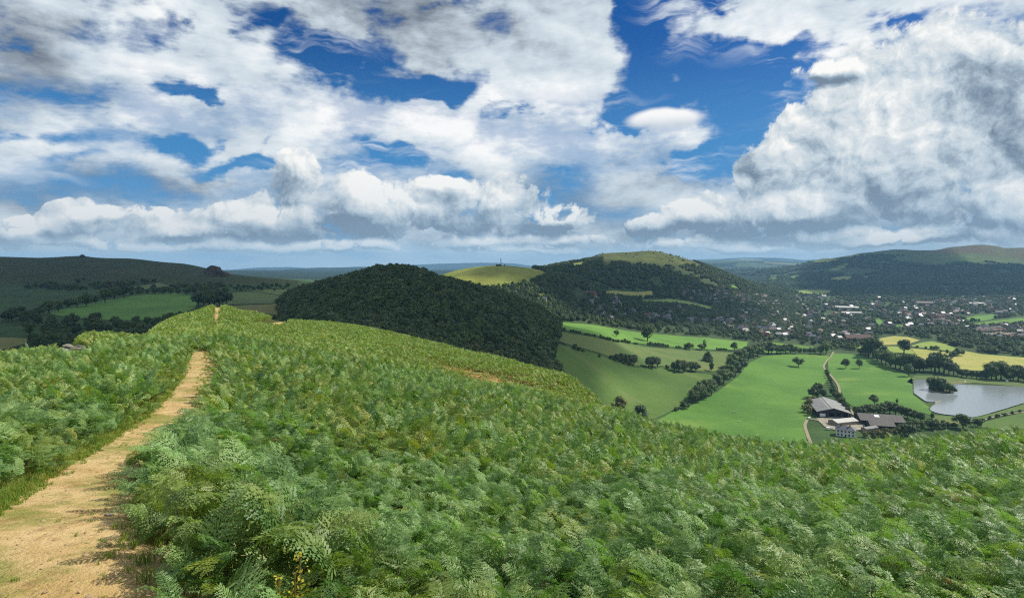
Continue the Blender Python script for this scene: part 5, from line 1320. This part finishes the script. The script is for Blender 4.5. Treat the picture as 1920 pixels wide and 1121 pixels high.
big('tower_block', 1855, 573, 16, 16, 14, 17, R(20), 'render', 'slate', 'square pale block taller than its neighbours', 'block')
big('terrace', 1872, 632, 9, 70, 5, 8.5, R(98), 'cream', 'tile_pale', 'long terrace with pale pinkish roof at the town edge', 'terrace')
big('terrace', 1850, 624, 9, 60, 5, 8.5, R(96), 'brick', 'tile', 'long brick terrace with red roof behind the pale terrace', 'terrace')
big('hotel', 1108, 556, 14, 22, 8, 12, R(60), 'brick', 'tile', 'big red brick house alone in the woods under the conical hill', 'house', 900)
big('cottage', 1017, 566, 9, 14, 5, 8, R(80), 'render', 'slate', 'lone white cottage in the dark trees behind the wooded hill', 'cottage', 800)

# ------------------------------------------------------------------ the mast on the green hill
p = hit([939], [498.3], 900)[0]
ma = empty('radio_mast', 'thin dark lattice mast on the crown of the green hill', 'mast', tuple(p))
M['steel'] = simple('dark_steel', lin(70, 72, 76), .5, scale=2)
m = MB(); hgt = 15.5
for a in range(3):
    q0 = [(1.0*(1-u*.45)*math.cos(a*2.094), 1.0*(1-u*.45)*math.sin(a*2.094), u*hgt) for u in (0, 1)]
    m.bar(q0[0], q0[1], .17)
    for k in range(10):
        u0, u1 = k/10, (k+1)/10; b_ = (a+1) % 3
        f_ = lambda aa, u: (1.0*(1-u*.45)*math.cos(aa*2.094), 1.0*(1-u*.45)*math.sin(aa*2.094), u*hgt)
        m.bar(f_(a, u0), f_(b_, u1), .07)
m.obj('lattice', M['steel'], ma)
MB().box(-.75, -.75, 11.5, .75, .75, 13.4).obj('antenna', M['steel'], ma)
MB().bar((0, 0, hgt-.4), (0, 0, hgt+2.5), .12).obj('rod', M['steel'], ma)
p2 = hit([935], [498.6], 900)[0]
hu = empty('hut', 'low dark equipment hut beside the mast', 'hut', tuple(p2), R(90))
gable_walls(5, 11, 2.4, 3.2).obj('wall', M['dark_board'], hu); gable_roof(5, 11, 2.4, 3.2, .3).obj('roof', M['tin_dark'], hu)
p3 = hit([946], [498.6], 900)[0]
tree('bush', p3[0], p3[1], 2.6, 'low dark thorn bush right of the mast', name='bush', cat='bush', sx=1.8)

# ------------------------------------------------------------------ rocks
M['rock'] = simple('grey_rock', lin(150, 144, 130), .9, scale=2.5, col2=lin(84, 80, 70))
M['rock_far'] = simple('brown_rock', lin(92, 84, 70), .95, scale=.2, col2=lin(62, 58, 50))
def rock_mesh(seed, sx, sy, sz, mat, sub=3):
    r = np.random.default_rng(seed); bm = bmesh.new(); bmesh.ops.create_icosphere(bm, subdivisions=sub, radius=1)
    cuts = [(Vector(r.normal(size=3)).normalized(), r.uniform(.5, .85)) for _ in range(9)]
    for v in bm.verts:
        c_ = v.co.copy()
        for nrm, dd in cuts:
            e = c_.dot(nrm)
            if e > dd: c_ -= nrm*(e-dd)*.92
        c_ *= 1+.06*vn3(c_*4)
        v.co = Vector((c_.x*sx, c_.y*sy, c_.z*sz))
    me = bpy.data.meshes.new('rock'); bm.to_mesh(me); bm.free(); me.materials.append(mat); return me
rocks = [(128,662,1.5,.9,.55,.2),(141,660,1.8,.8,.5,-.3),(152,663,1.3,.7,.45,.5),(134,652,1.2,.7,.5,.1),(146,649,1.0,.6,.4,.6),(160,659,1.0,.5,.35,-.5),(124,655,.8,.5,.4,.9),(138,668,1.1,.6,.35,.4),(157,668,.8,.5,.3,0),(150,634,1.1,.6,.35,.3),(163,630,.9,.5,.3,-.2)]
for k, (px, py, a, b_, c_, rz) in enumerate(rocks):
    p = hit([px], [py+8], 20)[0]; s = .5
    o = bpy.data.objects.new('rock', rock_mesh(60+k, a*s, b_*s, c_*s, M['rock'])); COL.objects.link(o); o.location = (p[0], p[1], p[2]+c_*s*.75); o.rotation_euler = (.25*math.sin(k), .3*math.cos(k*2), rz)
    tag(o, 'pale angular slab of the small outcrop at the left brow' if k < 9 else ['pale stone on the brow just above the outcrop', 'smaller pale stone at the top of the hump beside the outcrop'][k-9], 'rock', 'slabs of the left outcrop' if k < 9 else None)
for px, py, sx, sy, sz, l in [(401, 514, 22, 16, 19, 'brown craggy tor on the right shoulder of the left hill'), (416, 518, 20, 14, 12, 'lower brown crag right of the tor on the left hill'), (388, 511, 14, 12, 9, 'small crag left of the tor on the left hill'), (153, 482.5, 11, 9, 7, 'small rocky cairn on the skyline of the left hill')]:
    p = hit([px], [py], 1000)[0]; o = bpy.data.objects.new('crag', rock_mesh(int(px), sx, sy, sz, M['rock_far'])); COL.objects.link(o); o.location = (p[0], p[1], p[2]+sz*.15); tag(o, l, 'crag')
for px, Y, s, l in [(205, 4.9, .03, 'small pebble on the bare path in the foreground'), (128, 7.2, .035, 'reddish stone on the path beside the left grass')]:
    X = (px-CX)/F*Y; o = bpy.data.objects.new('stone', rock_mesh(int(px), s*1.3, s, s*.6, M['rock'])); COL.objects.link(o); o.location = (X, Y, H1(X, Y)+.02+s*.2); tag(o, l, 'stone')

# ------------------------------------------------------------------ sheep, tents
M['wool'] = simple('wool', lin(226, 220, 204), .95, scale=6); M['sheep_face'] = simple('sheep_face', lin(70, 64, 58), .8, scale=6)
def sheep_mesh():
    bm = bmesh.new()
    def ball(c_, r_, sx=1, sy=1, sz=1):
        m_ = bmesh.ops.create_icosphere(bm, subdivisions=2, radius=r_)
        for v in m_['verts']: v.co = Vector((v.co.x*sx+c_[0], v.co.y*sy+c_[1], v.co.z*sz+c_[2]))
    ball((0, 0, .62), .3, 1.75, 1, .95); ball((.42, 0, .74), .2, 1, .9, 1); n0 = len(bm.faces)
    ball((.66, 0, .72), .12, 1.45, .85, .9)
    for sx_ in (-.32, .3):
        for sy_ in (-.14, .14):
            m_ = bmesh.ops.create_cone(bm, cap_ends=True, segments=6, radius1=.04, radius2=.06, depth=.5); bmesh.ops.translate(bm, verts=m_['verts'], vec=(sx_, sy_, .24))
    bm.faces.ensure_lookup_table()
    for k, f_ in enumerate(bm.faces): f_.material_index = 0 if k < n0 else 1; f_.smooth = True
    me = bpy.data.meshes.new('sheep'); bm.to_mesh(me); bm.free(); me.materials.append(M['wool']); me.materials.append(M['sheep_face']); return me
sm = sheep_mesh()
for k, (px, py) in enumerate([(1377,773),(1380,774),(1383,771),(1375,775),(1386,792),(1447,712),(1452,715),(1492,738),(1489,741),(1471,724),(1434,757)]):
    p = hit([px], [py], 300)[0]; o = bpy.data.objects.new('sheep', sm); COL.objects.link(o); o.location = (p[0], p[1], p[2]+.35); o.rotation_euler = (0, 0, k*1.7); o.scale = (1.35,)*3
    tag(o, 'white sheep grazing in the large bright pasture', 'sheep', 'sheep in the large bright pasture')
for k, (px, py) in enumerate([(1699.5,724),(1705,724)]):
    p = hit([px], [py], 300)[0]; o = bpy.data.objects.new('sheep', sm); COL.objects.link(o); o.location = (p[0], p[1], p[2]+.35); o.rotation_euler = (0, 0, .3+k); o.scale = (1.6,)*3
    tag(o, ['white sheep farther from the water at the lake corner', 'white sheep nearest to the water at the lake corner'][k], 'sheep')
def tent(px, py, label):
    p = hit([px], [py], 300)[0]; m = MB(); n = 8
    for k in range(n):
        t0, t1 = 6.2832*k/n, 6.2832*(k+1)/n; a = lambda t_, r_, z_: (math.cos(t_)*r_, math.sin(t_)*r_, z_)
        m.poly([a(t0, 1.6, 0), a(t1, 1.6, 0), a(t1, 1.5, .8), a(t0, 1.5, .8)]).poly([a(t0, 1.6, .8), a(t1, 1.6, .8), (0, 0, 2.4)])
    o = m.obj('tent', M['white_paint']); o.location = (p[0], p[1], p[2]+.3); tag(o, label, 'tent')
tent(1809, 717, 'small white tent on the far bank behind the island'); tent(1888, 715, 'small white tent under the trees at the right far bank')
tent(1560, 796, 'small white canopy in the farmyard') if False else None
# the low stone jetty of the spit
sp_ = [lakept(*q_) for q_ in [(1752,757),(1763,752)]]
m = MB(); m.bar((sp_[0][0], sp_[0][1], LZ+.15), (sp_[1][0], sp_[1][1], LZ+.15), .7); o = m.obj('jetty', M['stone']); tag(o, 'narrow stony jetty poking into the near left of the lake', 'jetty')

# ------------------------------------------------------------------ plants in the bracken
M['gold'] = leaf_mat('golden_flower', lin(186, 168, 48), lin(200, 184, 70), trans=.3, sc_=8)
M['herb'] = leaf_mat('herb_leaf', lin(110, 130, 50), lin(150, 156, 62), trans=.3, sc_=8)
def herb(X, Y, h, label, ns, seed):
    r = np.random.default_rng(seed); e = empty('goldenrod', label, 'flower', (X, Y, H1(X, Y)-.02))
    for k in range(ns):
        a = r.uniform(0, 6.28); ln = r.uniform(.05, .22)*h; hh = h*r.uniform(.75, 1.1)
        b0 = (math.cos(a)*.02, math.sin(a)*.02, 0); t_ = (math.cos(a)*ln, math.sin(a)*ln, hh)
        st = MB().bar(b0, t_, .004).obj('stem', M['stalk'], e)
        lf, fl = MB(), MB()
        for j in range(26):
            u = .2+.6*j/26; q_ = Vector(b0).lerp(Vector(t_), u); b_ = r.uniform(0, 6.28); l_ = .07*(1.1-u); d = Vector((math.cos(b_), math.sin(b_), .35)); s_ = Vector((-d.y, d.x, 0))*.011
            lf.poly([tuple(q_), tuple(q_+d*l_*.5+s_), tuple(q_+d*l_), tuple(q_+d*l_*.5-s_)])
        for j in range(36):
            u = r.uniform(.62, 1.02); q_ = Vector(b0).lerp(Vector(t_), u); b_ = r.uniform(0, 6.28); d = Vector((math.cos(b_), math.sin(b_), r.uniform(-.1, .5))); l_ = r.uniform(.01, .10)*(1.15-u)*1.6
            c_ = q_+d*l_; e1 = Vector(r.normal(size=3)).normalized()*.008; e2 = Vector(r.normal(size=3)).normalized()*.008
            fl.poly([tuple(c_-e1), tuple(c_-e2), tuple(c_+e1), tuple(c_+e2)])
        lf.obj('leaf', M['herb'], st); fl.obj('flower_head', M['gold'], e)
herb((553-CX)/F*2.95, 2.95, .56, 'yellow flowering goldenrod standing in the bracken at the bottom of the view', 3, 5)
town_rest(520)
# ------------------------------------------------------------------ clouds overhead whose shade lies on the hills (they stand above the picture)
mc, t, b = new_mat('cloud_vapour')
t.n.remove(b)
pv = t.new('ShaderNodeVolumePrincipled', {'Color': (.95, .96, 1, 1), 'Density': .0075, 'Anisotropy': .5})
t.put(t.n['Material Output'].inputs[1], pv.outputs[0])
def cloud(name, outline, alt, thick, label):
    """a flat-bottomed cloud that throws its shade on the given outline (x, y, z on the land)"""
    c3 = np.array(outline, float)
    k = (alt-c3[:, 2])/SUN.z
    c3 = c3+np.array(SUN)[None, :]*k[:, None]
    cc = c3.mean(0); bm = bmesh.new(); n = len(c3)
    lp_ = np.array(smooth_loop([tuple(q_[:2]) for q_ in c3], 2)); m = len(lp_)
    rings = []
    for s_, zq in ((.80, 0), (.97, .12), (1.0, .3), (.93, .62), (.72, .9), (.4, 1.0)):
        rg = []
        for q_ in lp_:
            d = q_-cc[:2]; w_ = 1+.10*vnoise(np.array([q_[0]/160+zq*3]), np.array([q_[1]/160]), 9)[0]
            rg.append(bm.verts.new((cc[0]+d[0]*s_*w_, cc[1]+d[1]*s_*w_, alt+thick*zq*(1+.3*vnoise(np.array([q_[0]/200]), np.array([q_[1]/200]), 4)[0]))))
        rings.append(rg)
    for a, b_ in zip(rings[:-1], rings[1:]):
        for k_ in range(m): bm.faces.new((a[k_-1], a[k_], b_[k_], b_[k_-1]))
    bm.faces.new(rings[0][::-1]); bm.faces.new(rings[-1])
    bmesh.ops.recalc_face_normals(bm, faces=bm.faces[:])
    me = bpy.data.meshes.new(name); bm.to_mesh(me); bm.free(); me.materials.append(mc)
    o = bpy.data.objects.new(name, me); COL.objects.link(o); return tag(o, label, kind='stuff')
def land(px, Y): x = (px-CX)/F*Y; return (x, Y, H1(x, Y))
cloud('cloud', [land(-300,260), land(120,230), land(330,230), land(560,250), land(800,280), land(1000,320), land(1180,410), land(1330,520), land(1370,640), land(1330,740), land(1180,800), land(1080,850), land(1000,850), land(800,900), land(700,1050), land(560,1500), land(545,2200), land(0,2300), (-3000,2300,0), (-3000,900,-50)], 2500, 420, 'broad grey cloud overhead shading the left hill and the wooded hill')
cloud('cloud', [land(1120,1080), land(1230,1060), land(1330,1180), land(1420,1300), land(1500,1500), land(1440,1900), land(1260,1950), land(1090,1800), land(1010,1450), land(1040,1200)], 2500, 300, 'middle sized cloud overhead shading the woods under the conical hill')
cloud('cloud', [land(1560,2500), land(1700,2300), land(1900,2400), land(2100,2600), land(2100,3900), land(1860,3900), land(1800,4500), land(1770,5000), land(1610,5000), land(1540,4300)], 2600, 420, 'wide cloud overhead shading the lower slopes of the right ridge')

# ------------------------------------------------------------------ the air itself
mh, t, b = new_mat('air'); t.n.remove(b)
pv = t.new('ShaderNodeVolumePrincipled', {'Color': (.34, .66, 1.0, 1), 'Density': 6.5e-5, 'Anisotropy': 0.0})
t.put(t.n['Material Output'].inputs[1], pv.outputs[0])
o = MB().box(-17000, -17000, -620, 17000, 17000, 160).obj('haze', mh)
for p_ in o.data.polygons: pass
tag(o, kind='stuff', label='thin blue air between the near hill and the far ridges')
